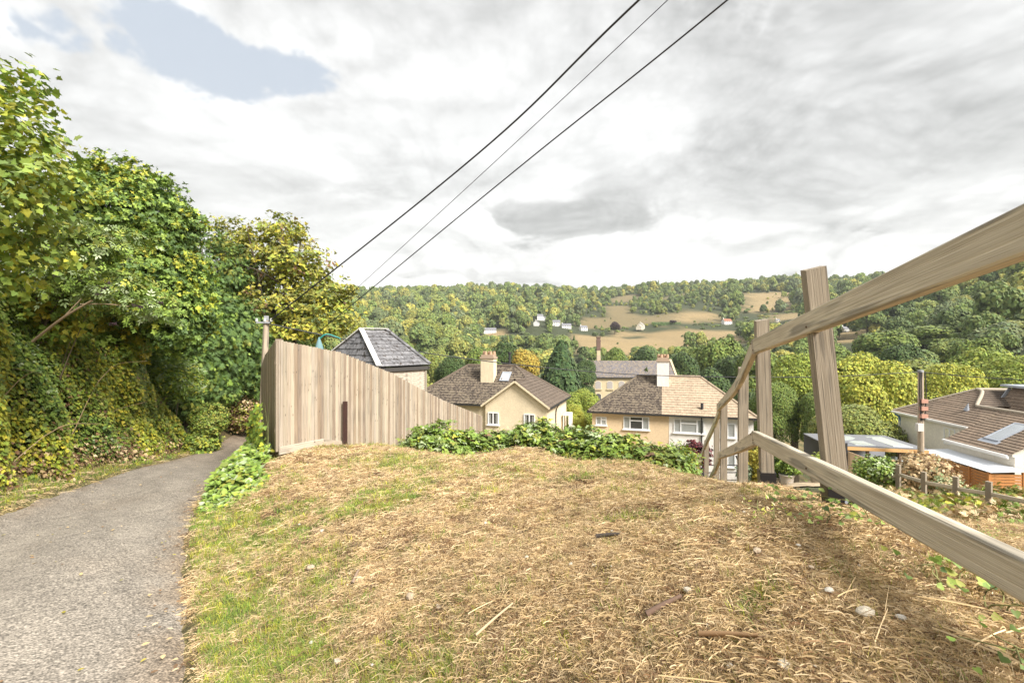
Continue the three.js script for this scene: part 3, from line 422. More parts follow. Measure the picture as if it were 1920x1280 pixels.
// ---------------------------------------------------------------- slate roofed shed behind the board fence
{
  const th = .9, g = thing('slate_roofed_shed', 'small weatherboarded shed with hipped grey slate roof behind board fence', 'shed', V(-4.13, 0.8, -15), th);
  const L = 2.1, D = 3.5, hx = .55, rh = 1.2, p = (x, v, y) => V(x, y, -v);   // near corner at the origin; +x recedes right, -z recedes left
  const slateT = [0, 1, 2].map((s) => tex(256, 256, (x, y) => { const f = fbm(x * 14, y * 10, s * 7, 4, 0), g = fbm(x * 60, y * 60, s, 2), m = step(.66, .74, fbm(x * 8 + s * 3, y * 8, 5, 3)); const v = .52 + (f - .5) * .34 + (g - .5) * .14 + s * .03; return [v * (1 - m * .45), v * (1 - m * .5), v * 1.02 * (1 - m * .55)]; }));
  const slateM = slateT.map((t) => std({ map: t, color: C(.66, .65, .65), roughness: .8 }));
  const laySlates = (poly, name) => {                       // each slate a clipped piece of its own, laid in courses
    const O = poly[0], n = poly[1].clone().sub(O).cross(poly[2].clone().sub(O)).normalize(); if (n.y < 0) n.negate();
    const u = V(0, 1, 0).cross(n).normalize(), v = n.clone().cross(u).normalize(); const p2 = poly.map((q) => { const a = q.clone().sub(O); return [a.dot(u), a.dot(v)]; }), R = rng(poly.length * 7 + 3);
    const lo = [0, 1].map((i) => Math.min(...p2.map((q) => q[i]))), hi = [0, 1].map((i) => Math.max(...p2.map((q) => q[i])));
    const ch = .215, sw = .42; let row = 0;
    for (let v0 = lo[1] - .03; v0 < hi[1]; v0 += ch, row++) for (let u0 = lo[0] - (row % 2) * sw / 2; u0 < hi[0]; u0 += sw) {
      let b = clipBand(p2, v0, v0 + ch); b = clipBand(b.map(([a, c]) => [c, a]), u0 + .004, u0 + sw - .004).map(([a, c]) => [c, a]); if (b.length < 3) continue;
      const P = [], U = [], I = [], off = (R() - .5) * .012, kx = (R() - .5) * .01; const du = R(), dv = R();
      for (const up of [1, 0]) for (const [a, c] of b) { const q = O.clone().addScaledVector(u, a + kx).addScaledVector(v, c - (c < v0 + .01 ? .02 + off : 0)).addScaledVector(n, .012 + .02 * (1 - (c - v0) / ch) - (up ? 0 : .012) + off * .3); P.push(q.x, q.y, q.z); U.push(a + du, c + dv); }
      const m = b.length; for (let i = 1; i < m - 1; i++) I.push(0, i, i + 1, m, m + i + 1, m + i); for (let i = 0; i < m; i++) { const j = (i + 1) % m; I.push(i, i + m, j, j, i + m, j + m); }
      const sg = geoOf(P, I, U).toNonIndexed(); sg.computeVertexNormals(); part('slate', sg, slateM[Math.floor(R() * 3)], g);
    }
  };
  const rx1 = L - .05, A = p(0, 0, 0), B = p(L, 0, 0), T1 = p(hx, D / 2, rh), T2 = p(L - .5, D / 2, rh), Bk = p(0, D, 0), Br = p(L, D, 0);
  laySlates([A, B, T2, T1]); laySlates([A, T1, Bk].map((q) => q)); laySlates([Bk, T1, T2, Br]);
  laySlates([B, Br, T2]); part('roof_deck', geoOf([A, B, T2, T1, Bk, Br].flatMap((q) => [q.x, q.y - .012, q.z]), [0, 1, 2, 0, 2, 3, 0, 3, 4, 4, 3, 2, 4, 2, 5, 5, 2, 1, 0, 4, 5, 0, 5, 1]), M.dark, g);
  const leadW = flat(.72, .7, .66, .7); const strip = (a, b) => sweep([a.clone().add(V(0, .055, 0)), b.clone().add(V(0, .055, 0))], .035, .17, 6);
  part('hip_flashing', strip(A, T1), leadW, g); part('hip_flashing', strip(Bk, T1), leadW, g); part('ridge_flashing', strip(T1, T2), flat(.5, .49, .47, .7), g); part('hip_flashing', strip(Br, T2), leadW, g); part('hip_flashing', strip(B, T2), slateM[0], g);
  part('fascia', mergeGeometries([box(L, .12, .04, L / 2, -.1, -.04), box(.04, .12, D, .04, -.1, -D / 2), box(.04, .12, D, L - .04, -.1, -D / 2)]), flat(.06, .055, .05), g);
  const bt = wood(256, 256, [.85, .80, .73], [.66, .60, .53], 2, 1, 1, 61); const bm = std({ map: bt.map, bumpMap: bt.bump, bumpScale: .004 });
  part('wall', boxUV(box(L - .24, 2.4, D - .24, L / 2, -1.36, -D / 2)), flat(.3, .27, .22), g);
  for (let i = 0; i < 15; i++) { part('weatherboard', box(L - .3, .145, .02, L / 2, -.24 - i * .15, -.105).rotateX(0), bm, g); part('weatherboard', box(.02, .145, D - .3, L - .11, -.24 - i * .15, -D / 2), bm, g); part('weatherboard', box(.02, .145, D - .3, .105, -.24 - i * .15, -D / 2), bm, g); }
  for (const x of [.11, L - .12]) part('corner_post', box(.07, 2.3, .07, x, -1.33, -.1), flat(.3, .26, .2), g);
}
// folded blue parasol and its arm
{
  const b = at(598, 660, 13.2), g = thing('folded_parasol', 'folded blue-green parasol showing above the board fence', 'parasol', V(b.x, -1.3, b.z));
  part('pole', new THREE.CylinderGeometry(.02, .02, 3, 8), flat(.3, .3, .3), g, V(0, 1.5, 0));
  const cp = []; for (let i = 0; i <= 12; i++) { const t = i / 12; cp.push(new THREE.Vector2(mix(.015, .16, Math.sin(t * 2.4) ), 3.02 - t * 1.0)); }
  part('canopy', new THREE.LatheGeometry(cp, 9), flat(.16, .28, .30, .9), g);
  part('arm', limb([V(.02, 2.98, 0), V(.2, 3.1, 0), V(.55, 2.98, -.1)], .022, .018, 6), flat(.03, .28, .25, .5), g);
}
// ---------------------------------------------------------------- tall board fence
const fw = [0, 1, 2].map((s) => wood(256, 1024, [[.86, .80, .72], [.80, .73, .65], [.90, .85, .77]][s], [[.66, .58, .49], [.58, .50, .42], [.72, .65, .57]][s], 9, 1, .5, 70 + s * 5, .16));
const boardMat = [0, 1, 2, 0, 1, 2, 2].map((k, i) => std({ map: fw[k].map, bumpMap: fw[k].bump, bumpScale: .006, color: C(...[[.82, .83, .84], [.7, .7, .71], [.84, .83, .8], [.63, .63, .63], [.78, .76, .72], [.74, .75, .77], [.67, .67, .65]][i]) }));
const fenceMat = fw.map((w) => std({ color: C(.82, .83, .84), map: w.map, bumpMap: w.bump, bumpScale: .006, roughness: .95 }));
{
  const g = thing('board_fence', 'tall weathered vertical board fence stepping down beside brambles', 'fence', V(-3.78, 0, -7.85));
  const R = rng(12), w = .094, hgt = 1.8;
  const bg = []; for (let k = 0; k < 8; k++) { const b = new THREE.BoxGeometry(w + .018, hgt, .016, 1, 6, 1), p = b.attributes.position, u = b.attributes.uv, o = R(), o2 = R() * 2; for (let i = 0; i < p.count; i++) { if (p.getX(i) < 0) p.setZ(i, p.getZ(i) * .45 - .003); p.setZ(i, p.getZ(i) + Math.sin(p.getY(i) * 1.5 + k) * .003); u.setXY(i, (k % 4) * .25 + .01 + u.getX(i) * .23 + o * .01, u.getY(i) * hgt + o2); } b.computeVertexNormals(); bg.push(b); }
  const run = (pts, side) => { // pts: [x, d, bottom]
    const P = pts.map(([x, d, y]) => V(x + 3.78, y, -d + 7.85)); let L = 0; const cum = [0]; for (let i = 1; i < P.length; i++) { L += Math.hypot(P[i].x - P[i - 1].x, P[i].z - P[i - 1].z); cum.push(L); }
    const pos = (s) => { let i = 1; while (i < P.length - 1 && cum[i] < s) i++; return P[i - 1].clone().lerp(P[i], (s - cum[i - 1]) / (cum[i] - cum[i - 1])); };
    for (let s = w / 2; s < L; s += w) { const a = pos(s), b = pos(Math.min(L, s + .02)), m = part('board', bg[Math.floor(R() * 8)], boardMat[Math.floor(R() * 7)], g, V(a.x, a.y + hgt / 2 + (R() - .5) * .014, a.z)); m.rotation.y = Math.atan2(-(b.z - a.z), b.x - a.x) + side * .0 + .15; m.rotation.z = (R() - .5) * .006; }
    return pos;
  };
  const A = run([[-3.78, 7.85, -.18], [-3.4, 9.6, -.42], [-2.92, 11.66, -.96], [-2.2, 15, -2.0], [-1.2, 19.4, -3.2]], 1);
  const Bp = run([[-3.84, 7.86, -.18], [-4.9, 9.6, -.48], [-5.75, 11.1, -.8], [-6.3, 12.2, -1.0]].reverse(), 1);
  part('corner_post', box(.08, 1.84, .08, -.03, .72, -.05), fenceMat[1], g); part('corner_strip', box(.03, 1.82, .045, -.022, .73, .018), fenceMat[0], g);
  const a = V(.02, -.17, .03), b = V(.27, -.27, -1.12), c = V(.42, -.45, -1.78);
  part('gravel_board', sweep([a, b], .13, .025, 3), fenceMat[2], g); part('gravel_board', sweep([b.clone().add(V(0, 0, -.004)), c], .12, .025, 3), fenceMat[0], g);
  for (const s of [3.9, 7.2]) { const q = A(s); part('cover_strip', box(.06, 1.8, .03, q.x + .02, q.y + .9, q.z), fenceMat[2], g); }
  for (const s of [.2, 2, 3.9, 5.8, 7.7, 9.6]) { const q = A(s); part('fence_post', box(.09, 1.8, .09, q.x - .1, q.y + .75, q.z), fenceMat[1], g); }
  for (const y of [.35, 1.45]) part('arris_rail', sweep([0, 2, 4, 7, 11].map((s) => A(s).add(V(-.055, y, 0))), .07, .05, 14), fenceMat[1], g);
}
{ // dark angle-iron post standing against it
  const q = V(-3.31, -.47, -9.62), g = thing('iron_post', 'dark rusty angle-iron post standing in front of the board fence', 'post', q);
  const rust = std({ map: tex(128, 256, (x, y) => { const n = fbm(x * 12, y * 24, 3, 4); return [mix(.2, .33, n), mix(.14, .21, n), mix(.12, .17, n)]; }), roughness: .8 });
  part('shaft', mergeGeometries([box(.075, .92, .008, 0, .42, 0), box(.008, .92, .07, -.034, .42, .035)]), rust, g); part('footing', box(.1, .06, .1, -.01, -.03, .02), rust, g);
}
// ---------------------------------------------------------------- post and rail fence
const rw = wood(512, 1024, [.88, .84, .76], [.62, .57, .49], 0, 2.2, .45, 90, .3);
const railMat = std({ map: rw.map, bumpMap: rw.bump, bumpScale: .004, roughness: .95 });
const pw = wood(256, 1024, [.76, .71, .63], [.54, .49, .42], 0, 4, .6, 96, .25);
const postMat = std({ color: C(.8, .8, .8), map: pw.map, bumpMap: pw.bump, bumpScale: .005, roughness: .95 });
{
  const g = thing('post_and_rail_fence', 'weathered timber post and rail fence dropping away downhill', 'fence', V(1.63, .72, -2.5));
  const o = g.position, l = (v) => v.sub(o);
  // [base x, d, base y, top x shift, top y, side shift]
  const posts = [[0.95, -.45, .72, .02, 1.95, .02], [1.80, 2.66, .70, -.155, 2.0, .03], [2.15, 4.07, .36, -.06, 1.78, 0], [2.68, 5.62, -.2, .0, 1.3, 0], [3.5, 8.0, -.85, 0, .62, 0], [4.06, 9.6, -1.4, 0, .04, 0], [4.62, 11.5, -2.4, 0, -.75, 0]];
  posts.forEach(([x, d, y, lx, ty], i) => {
    const n = 5, s = .098, sd = .098; const a = V(x, y - .05, -d), b = V(x + lx, ty, -d + .02), dir = b.clone().sub(a), len = dir.length();
    const pg = new THREE.BoxGeometry(s, len, sd, 1, n, 1), p = pg.attributes.position, u = pg.attributes.uv; for (let k = 0; k < p.count; k++) { if (p.getY(k) > len / 2 - .01) p.setY(k, p.getY(k) + p.getX(k) * .12 - p.getZ(k) * .1); u.setXY(k, (u.getX(k) * .9 + i * .37) * .25, u.getY(k) * len + i * .7); } pg.computeVertexNormals();
    const m = part('post', pg, postMat, g, l(a.clone().add(b).multiplyScalar(.5))); m.quaternion.setFromUnitVectors(V(0, 1, 0), dir.normalize()); m.rotateY(-.27);
    if (i > 0 && i < 4) { const sh = part('post_shoe', mergeGeometries([box(s + .022, .16, .006, 0, 0, s / 2 + .009), box(.006, .16, s + .022, -s / 2 - .009, 0, 0), box(.006, .16, s + .022, s / 2 + .009, 0, 0), box(s + .05, .008, s + .05, 0, -.08, 0)]), flat(.025, .024, .026, .45, { metalness: .3 }), m, V(0, -len / 2 + .12, 0)); sh.userData.label = 'black metal shoe at post foot'; part('bolt', new THREE.CylinderGeometry(.008, .008, .006, 8).rotateX(Math.PI / 2), M.lead, m, V(.02, -len / 2 + .09, s / 2 + .016)); }
  });
  const off = (x, d, y) => l(V(x, y, -d));
  const top = [[0.655, -.9, 2.075], [1.35, 1.59, 1.816], [2.05, 4.08, 1.555]];
  const low = [[0.655, -.9, 1.2], [1.35, 1.59, 1.0], [2.05, 4.08, .795]];
  const bar = (a, h = .118, n = 20) => part('rail', sweep(a, h, .05, n), railMat, g);
  bar(top.map((q) => off(...q)), .12); bar(low.map((q) => off(...q)), .104);
  bar([[2.03, 4.03, 1.553], [2.63, 5.62, 1.1], [3.0, 6.7, .83], [3.44, 8.05, .5]].map((q) => off(q[0] - .005, q[1], q[2])), .118); bar([[3.45, 8.0, .49], [4.02, 9.6, -.06], [4.58, 11.5, -.92], [5.1, 13.2, -1.85]].map((q) => off(...q)), .11);
  bar([[2.03, 4.03, .79], [2.62, 5.62, .36], [3.45, 8.05, -.3]].map((q) => off(...q)), .115); bar([[3.45, 8.0, -.3], [4.02, 9.6, -.98], [4.55, 11.3, -1.75]].map((q) => off(...q)), .11);
  const nail = new THREE.CylinderGeometry(.006, .006, .004, 8).rotateZ(Math.PI / 2), nm = flat(.14, .08, .05, .6, { metalness: .4 });
  for (const [x, d, y] of [[1.655, 2.63, 1.73], [1.66, 2.67, 1.68], [1.655, 2.63, .93], [1.66, 2.67, .9], [2.04, 4.06, 1.58], [2.04, 4.02, 1.53], [2.04, 4.06, .82], [2.04, 4.02, .78]]) part('nail', nail, nm, g, l(V(x - .035, y, -d)));
}
{ // old short gatepost and rail at the foot of the knoll
  const q = at(1298, 896, 11.6), g = thing('old_gatepost', 'short grey split old gatepost with broken rail beside the red shrub', 'post', q);
  const m = part('post', box(.26, .6, .16, 0, .26, 0), postMat, g); m.rotation.z = -.08; const m2 = part('rail_stub', box(.5, .05, .06, -.1, .16, .12), postMat, g); m2.rotation.z = -.12; part('rail_stub', limb([V(-.1, -.1, .1), V(.02, .3, .1), V(.25, .48, .08)], .03, .025, 6), postMat, g);
}
{ // low rail fence in the garden on the lower side
  const g = thing('garden_rail_fence', 'low pale timber rail fence running down through the lower garden', 'fence', V(9.5, -2.7, -12));
  const pts = [[1640, 912, 14.6], [1685, 900, 14], [1733, 916, 13], [1793, 928, 11.9], [1855, 940, 10.9], [1935, 958, 10]].map(([a, b, d]) => at(a, b, d).sub(g.position));
  pts.forEach((p, i) => { if (i) { const m = part('post', box(.1, 1.1, .1), postMat, g, p.clone().add(V(0, -.1, 0))); m.rotation.y = .5; } });
  for (let i = 0; i < pts.length - 1; i++) part('rail', sweep([pts[i].clone().add(V(0, .18 - (i % 2) * .01, .07)), pts[i + 1].clone().add(V(0, .18, .07))], .09, .04, 4), railMat, g);
}
{ // pale close fence between garden and carport
  const g = thing('garden_board_fence', 'pale tan board fence sloping down in front of the carport', 'fence', V(15, -4.5, -22));
  const a = at(1592, 862, 21.5).sub(g.position), b = at(1700, 908, 17).sub(g.position), n = 40;
  for (let i = 0; i < n; i++) { const q = a.clone().lerp(b, i / n), m = part('board', box(.12, 1.35, .02), fenceMat[i % 3], g, q.add(V(0, -.3, 0))); m.rotation.y = Math.atan2(-(b.z - a.z), b.x - a.x); m.material = M.newTimberPale ??= std({ map: fw[2].map, color: C(1.05, .9, .72) }); }
  part('black_post', box(.06, 1.7, .06), M.dark, g, a.clone().add(V(-.1, -.1, 0)));
}
// ---------------------------------------------------------------- poles and wires
const poleT = wood(128, 512, [.80, .74, .66], [.60, .53, .45], 2, 1, .4, 120, .3), poleMat = std({ map: poleT.map, bumpMap: poleT.bump, bumpScale: .006 });
{
  const b = V(-7.65, -1.5, -15), g = thing('wooden_utility_pole', 'leaning wooden utility pole beside the lane behind the board fence', 'utility pole', b);
  const top = at(499, 601, 15).sub(b); part('shaft', limb([V(-.12, -.1, 0), V(-.06, 1.6, 0), top], .115, .085, 8, 10), poleMat, g);
  part('crossarm', box(.42, .05, .05, top.x - .05, top.y - .06, .1), M.grey, g); for (const x of [-.25, 0, .2]) part('insulator', new THREE.CylinderGeometry(.035, .045, .1, 8), flat(.5, .5, .48, .4), g, V(top.x + x, top.y + .02, .1)); part('bracket', box(.1, .14, .1, top.x, top.y + .08, 0), M.grey, g); part('warning_plate', box(.12, .16, .01, .0, 1.55, .12), flat(.6, .4, .05), g);
}
{
  const b = V(22.0, -7, -26), g = thing('transformer_pole', 'grey utility pole with pink insulator blocks in front of brown roofed house', 'utility pole', b), top = at(1727, 697, 26).sub(b);
  part('shaft', limb([V(0, 0, 0), top], .16, .13, 6, 12), poleMat, g); part('pole_cap', new THREE.CylinderGeometry(.13, .14, .12, 10), M.grey, g, top.clone().add(V(0, .04, 0)));
  for (const y of [-1.55, -1.95, -2.35]) part('insulator_block', box(.34, .2, .2, top.x + .02, top.y + y, .16), flat(.50, .27, .20, .6), g);
  part('junction_box', box(.3, .4, .2, top.x - .2, top.y - 2.95, .16), flat(.6, .58, .55), g); for (const [x, r] of [[-.14, .03], [.12, .025], [-.06, .02]]) part('cable_run', tube([V(top.x + x, top.y, .13), V(top.x + x * 1.3, top.y - 1, .16), V(top.x + x * .8, top.y - 2.6, .15)], r, 10, 5), M.dark, g);
}
const wire = (label, pts, r) => solo('overhead_cable', tube(pts, r, 60, 6), flat(.035, .035, .038, .6), label, 'cable', 'overhead cables');
const span = (a, b, sag) => { const o = []; for (let i = 0; i <= 12; i++) { const t = i / 12, p = a.clone().lerp(b, t); p.y -= 4 * sag * t * (1 - t); o.push(p); } return o; };
const ext = (a, b, t) => a.clone().lerp(b, t);
{ const pts = (a, m, b) => { const back = ext(a, b, -.9); back.y += .4; return [back, a, m, b]; };
  wire('thick black overhead cable reaching to the pole beside the lane', pts(at(1198, 0, 8), at(940, 250, 10.6), at(500, 606, 15)), .02);
  wire('thin overhead cable between the two thicker ones', pts(at(1252, 0, 8.4), at(940, 292, 11.5), at(590, 612, 19.5)), .008);
  wire('black overhead cable lowest of the three crossing the sky', pts(at(1364, 0, 8), at(990, 300, 11.5), at(598, 622, 20)), .016);
}
wire('dark cable running across in front of the lower houses to the grey pole', [at(500, 606, 15), at(620, 631, 16), at(781, 659, 17.6), at(938, 680, 19.4), at(1100, 696, 21.3), at(1240, 704, 22.8), at(1480, 707, 24.6), at(1600, 704, 25.4), at(1727, 697, 26)], .018);
wire('dark cable leaving the grey pole towards the dormer', [at(1727, 697, 26), at(1820, 706, 25), at(1960, 714, 23)], .022);
// ---------------------------------------------------------------- foliage
const leafMat = (rough = .9, tr = .4) => new THREE.MeshPhysicalMaterial({ color: C(1, 1, 1), roughness: rough, transmission: tr, thickness: 0, side: THREE.DoubleSide, vertexColors: false });
const LM = leafMat(.62, .2), LMt = leafMat(.8, .3), LMd = leafMat(.7, .2);
const bark = (() => { const w = wood(128, 256, [.47, .42, .35], [.30, .26, .21], 1, 2, 1, 140, .3); return std({ map: w.map, bumpMap: w.bump, bumpScale: .02 }); })();
const twig = flat(.16, .12, .08, .9);
// leaf shapes, length 1 along +y, facing +z
const fan = (pts, fold = .1) => { const P = [0, .42, 0], I = []; pts.forEach(([x, y]) => P.push(x, y, Math.abs(x) * fold - .02 * y)); for (let i = 1; i < pts.length; i++) I.push(0, i + 1, i); I.push(0, 1, pts.length); return geoOf(P, I); };
const G = {};
G.ovate = fan([[0, 0], [-.26, .22], [-.3, .5], [-.16, .8], [0, 1], [.16, .8], [.3, .5], [.26, .22]], .25);
G.narrow = fan([[0, 0], [-.13, .3], [-.11, .65], [0, 1], [.11, .65], [.13, .3]], .3);
G.lobed = fan([[0, .06], [-.34, -.02], [-.28, .2], [-.56, .38], [-.3, .5], [-.22, .72], [0, 1], [.22, .72], [.3, .5], [.56, .38], [.28, .2], [.34, -.02]], .18);
G.heart = fan([[0, .1], [-.2, -.04], [-.42, .12], [-.38, .45], [-.16, .78], [0, 1], [.16, .78], [.38, .45], [.42, .12], [.2, -.04]], .22);
const leaflets = (list, g) => mergeGeometries(list.map(([x, y, a, s, t = 0]) => g.clone().scale(s, s, s).rotateX(t).rotateZ(a).translate(x, y, 0)));
G.tri = leaflets([[0, .28, 0, .62, .15], [-.03, .22, 1.25, .52, -.1], [.03, .22, -1.25, .52, -.1]], G.ovate.clone().scale(1.15, 1, 1));
G.pinnate = leaflets([[0, .68, 0, .4], [-.02, .6, .9, .36, .1], [.02, .6, -.9, .36, .1], [-.02, .32, 1.1, .38, .1], [.02, .32, -1.1, .38, .1]], G.narrow.clone().scale(1.5, 1, 1));
G.spray = leaflets([[0, 0, 0, 1], [0, .1, .5, .75, .1], [0, .1, -.5, .75, .1], [0, .35, .45, .55], [0, .35, -.45, .55], [0, .02, .95, .45], [0, .02, -.95, .45]], G.narrow.clone().scale(.75, 1, 1));
G.cluster = leaflets([[0, 0, 0, .8, .3], [0, 0, 1.2, .75, -.3], [0, 0, -1.2, .75, .5], [0, 0, 2.4, .7, .2], [0, 0, -2.4, .7, -.4]], G.ovate);   // a spur of five leaves
G.lobcluster = leaflets([[0, 0, 0, .8, .35], [0, 0, 1.9, .72, -.2], [0, 0, -1.9, .75, .45]], G.lobed);
const pal = { // linear base colours
  lime: [[0.396, 0.436, 0.0413], [0.515, 0.491, 0.0495], [0.277, 0.363, 0.0413]], fresh: [[0.198, 0.309, 0.0413], [0.277, 0.381, 0.0578], [0.149, 0.235, 0.033]], dark: [[0.0867, 0.162, 0.03], [0.124, 0.207, 0.0386], [0.0693, 0.127, 0.0257]],
  olive: [[0.296, 0.29, 0.0413], [0.377, 0.345, 0.0495], [0.217, 0.235, 0.0363]], ivy: [[0.198, 0.254, 0.0413], [0.317, 0.327, 0.0495], [0.139, 0.199, 0.033]], yellow: [[.36, .30, .03], [.30, .27, .03], [.40, .34, .05]], brown: [[.24, .13, .06], [.30, .18, .09], [.17, .10, .05]],
  pale: [[0.363, 0.446, 0.231], [0.297, 0.396, 0.165], [0.429, 0.495, 0.281]], straw: [[.62, .46, .245], [.52, .375, .19], [.71, .55, .33]], red: [[.10, .012, .018], [.15, .02, .02], [.07, .01, .015]], gold: [[0.515, 0.453, 0.0462], [0.634, 0.526, 0.0495], [0.396, 0.381, 0.0429]], grey: [[0.231, 0.297, 0.165], [0.181, 0.247, 0.148], [0.297, 0.346, 0.214]] };
const pick = (R, list) => { let t = R(); for (const [n, w] of list) { if ((t -= w) <= 0) return n; } return list[list.length - 1][0]; };
const gauss = (R) => (R() + R() + R() - 1.5) / .75;
class Leaves {
  constructor(seed) { this.m = []; this.c = []; this.R = rng(seed); this.q = new THREE.Matrix4(); }
  add(p, n, s, palName, up = 0) { // position, facing, length, colour
    const R = this.R, z = n.clone().normalize(), y = V(gauss(R) * .8, gauss(R) * .6 + up, gauss(R) * .8).addScaledVector(z, 0); y.addScaledVector(z, -y.dot(z)); if (y.lengthSq() < 1e-4) y.set(1, 0, 0).addScaledVector(z, -z.x); y.normalize(); const x = y.clone().cross(z);
    this.q.makeBasis(x.multiplyScalar(s * (.85 + .3 * R())), y.multiplyScalar(s), z.multiplyScalar(s)).setPosition(p); this.m.push(...this.q.elements);
    const k = pal[palName], b = k[Math.floor(R() * k.length)], f = .78 + .44 * R(); this.c.push(b[0] * f, b[1] * f, b[2] * f);
  }
  build(name, geo, mat, parent) { const n = this.c.length / 3, o = new THREE.InstancedMesh(geo, mat, n); o.instanceMatrix.array.set(this.m); o.instanceColor = new THREE.InstancedBufferAttribute(new Float32Array(this.c), 3); o.name = name; o.userData.kind = 'stuff'; shade(o); (parent ?? scene).add(o); this.m = this.c = null; return o; }
}
const ball = (R) => { const z = R() * 2 - 1, a = R() * 6.2832, r = Math.sqrt(1 - z * z); return V(r * Math.cos(a), z, r * Math.sin(a)); };
// leaves in clumps spread through the outer part of lumpy ellipsoids
function fillBlobs(L, blobs, { clumps, per, cr, size, colors, inner = .55, up = .35, droop = -.3, lump = .35, topPal }) {
  const R = L.R, tot = blobs.reduce((a, b) => a + b.r[0] * b.r[1], 0), ends = [];
  for (const b of blobs) { const n = Math.round(clumps * b.r[0] * b.r[1] / tot); for (let k = 0; k < n; k++) {
    const d = ball(R), q = (1 - lump) + lump * 2 * fbm(d.x * 1.7 + b.c[0], d.y * 1.7 + b.c[1], d.z * 1.7 + b.c[2], 3), t = (inner + (1 - inner) * Math.pow(R(), .6)) * q;
    const c = V(b.c[0] + d.x * b.r[0] * t, b.c[1] + d.y * b.r[1] * t, b.c[2] + d.z * b.r[2] * t); ends.push(c); const pn = pick(R, topPal && t > .8 && d.y > .1 ? topPal : colors);
    for (let i = 0; i < per; i++) { const o = V(gauss(R) * cr, gauss(R) * cr * .55, gauss(R) * cr), p = c.clone().add(o), n2 = d.clone().multiplyScalar(.6).add(V(gauss(R) * .55, up + gauss(R) * .5, gauss(R) * .55)); L.add(p, n2, size * (.65 + .7 * R()), R() < .72 ? pn : pick(R, colors), droop); }
  } }
  return ends;
}
// a broadleaf tree standing at (x, d): limbs reach towards some of its clumps
function bigTree(name, label, { x, d, base, blobs, seed, trunk = .16, stems = 1, geo, mat = LM, limbs = 9, leaf, group, cat = 'tree', fork = .35, lr = 1 }) {
  const y0 = base ?? H(x, d), g = thing(name, label, cat, V(x, y0, -d), 0, group), L = new Leaves(seed), R = rng(seed + 1);
  const ends = fillBlobs(L, blobs.map((b) => ({ c: [b.c[0] - x, b.c[1] - y0, -(b.c[2]) + d], r: b.r })), leaf); L.build('crown', geo, mat, g);
  const top = Math.max(...ends.map((e) => e.y)), mid = V(0, 0, 0); ends.forEach((e) => mid.add(e)); mid.multiplyScalar(1 / ends.length);
  for (let s = 0; s < stems; s++) { const a = s / stems * 6.28 + seed, off = stems > 1 ? V(Math.cos(a) * .3, 0, Math.sin(a) * .3) : V(0, 0, 0), f = V(mid.x * .5 + off.x * 2.2, Math.max(.6, top * fork), mid.z * .5 + off.z * 2.2), tp = V(mid.x + off.x * 4, top * .88, mid.z + off.z * 4);
    part('trunk', limb([off.clone().add(V(0, -.2, 0)), off.clone().lerp(f, .5).add(V((R() - .5) * .15, 0, (R() - .5) * .15)), f, f.clone().lerp(tp, .5).add(V((R() - .5) * .4, 0, (R() - .5) * .4)), tp], trunk, trunk * .18, 16, 8), bark, g);
    for (let i = 0; i < limbs; i++) { const e = ends[Math.floor(R() * ends.length)], st = f.clone().lerp(tp, Math.min(.7, R() * .75)); if (e.y < st.y - .3) continue; part('limb', limb([st, st.clone().lerp(e, .45).add(V((R() - .5) * .25, .1 * st.distanceTo(e), (R() - .5) * .25)), e], trunk * (.2 + .22 * R()) * lr, .006, 8, 5), bark, g); } }
  return g;
}
const B = (px, py, d, rx, ry, rz) => { const p = at(px, py, d); return { c: [p.x, p.y, d], r: [rx, ry, rz ?? rx] }; };
// --- near sycamore hanging in from the left
bigTree('sycamore_tree', 'bright green sycamore reaching in at picture edge above the hedge', { x: -8.6, d: 5.6, seed: 3, trunk: .14, geo: G.lobed, mat: LMt, limbs: 12, blobs: [B(-40, 330, 5.6, 1.0, 1.45, 1.1), B(-10, 430, 5.8, .75, .8, .9), B(20, 330, 5.2, .42, .5, .5), B(30, 250, 5.4, .38, .5, .4), B(15, 160, 5.5, .3, .38, .4), B(80, 320, 5.4, .28, .16, .3), B(-330, 300, 6.4, 1.5, 1.8, 1.5)], leaf: { clumps: 800, per: 14, cr: .17, size: .082, colors: [['fresh', .42], ['lime', .38], ['ivy', .2]], inner: .3, up: .6, droop: -.5 } });
// --- dense dark tree
bigTree('dense_tree', 'dense dark green tree with lime green shoots on its top', { x: -9.8, d: 11, seed: 8, trunk: .13, geo: G.cluster, limbs: 8, blobs: [B(245, 420, 10.5, 1.35, 1.25, 1.4), B(285, 520, 10.5, 1.15, 1.3, 1.2), B(200, 370, 10.3, .75, .75, .7), B(180, 520, 10.8, 1.1, 1.2, 1.2), B(340, 590, 10.3, .62, .9, .8), B(330, 430, 10.6, .5, .6, .5)], leaf: { clumps: 2000, per: 15, cr: .15, size: .078, colors: [['dark', .5], ['fresh', .42], ['lime', .08]], topPal: [['fresh', .58], ['lime', .4], ['gold', .02]], inner: .6, up: .2, droop: -.4, lump: .42 } });
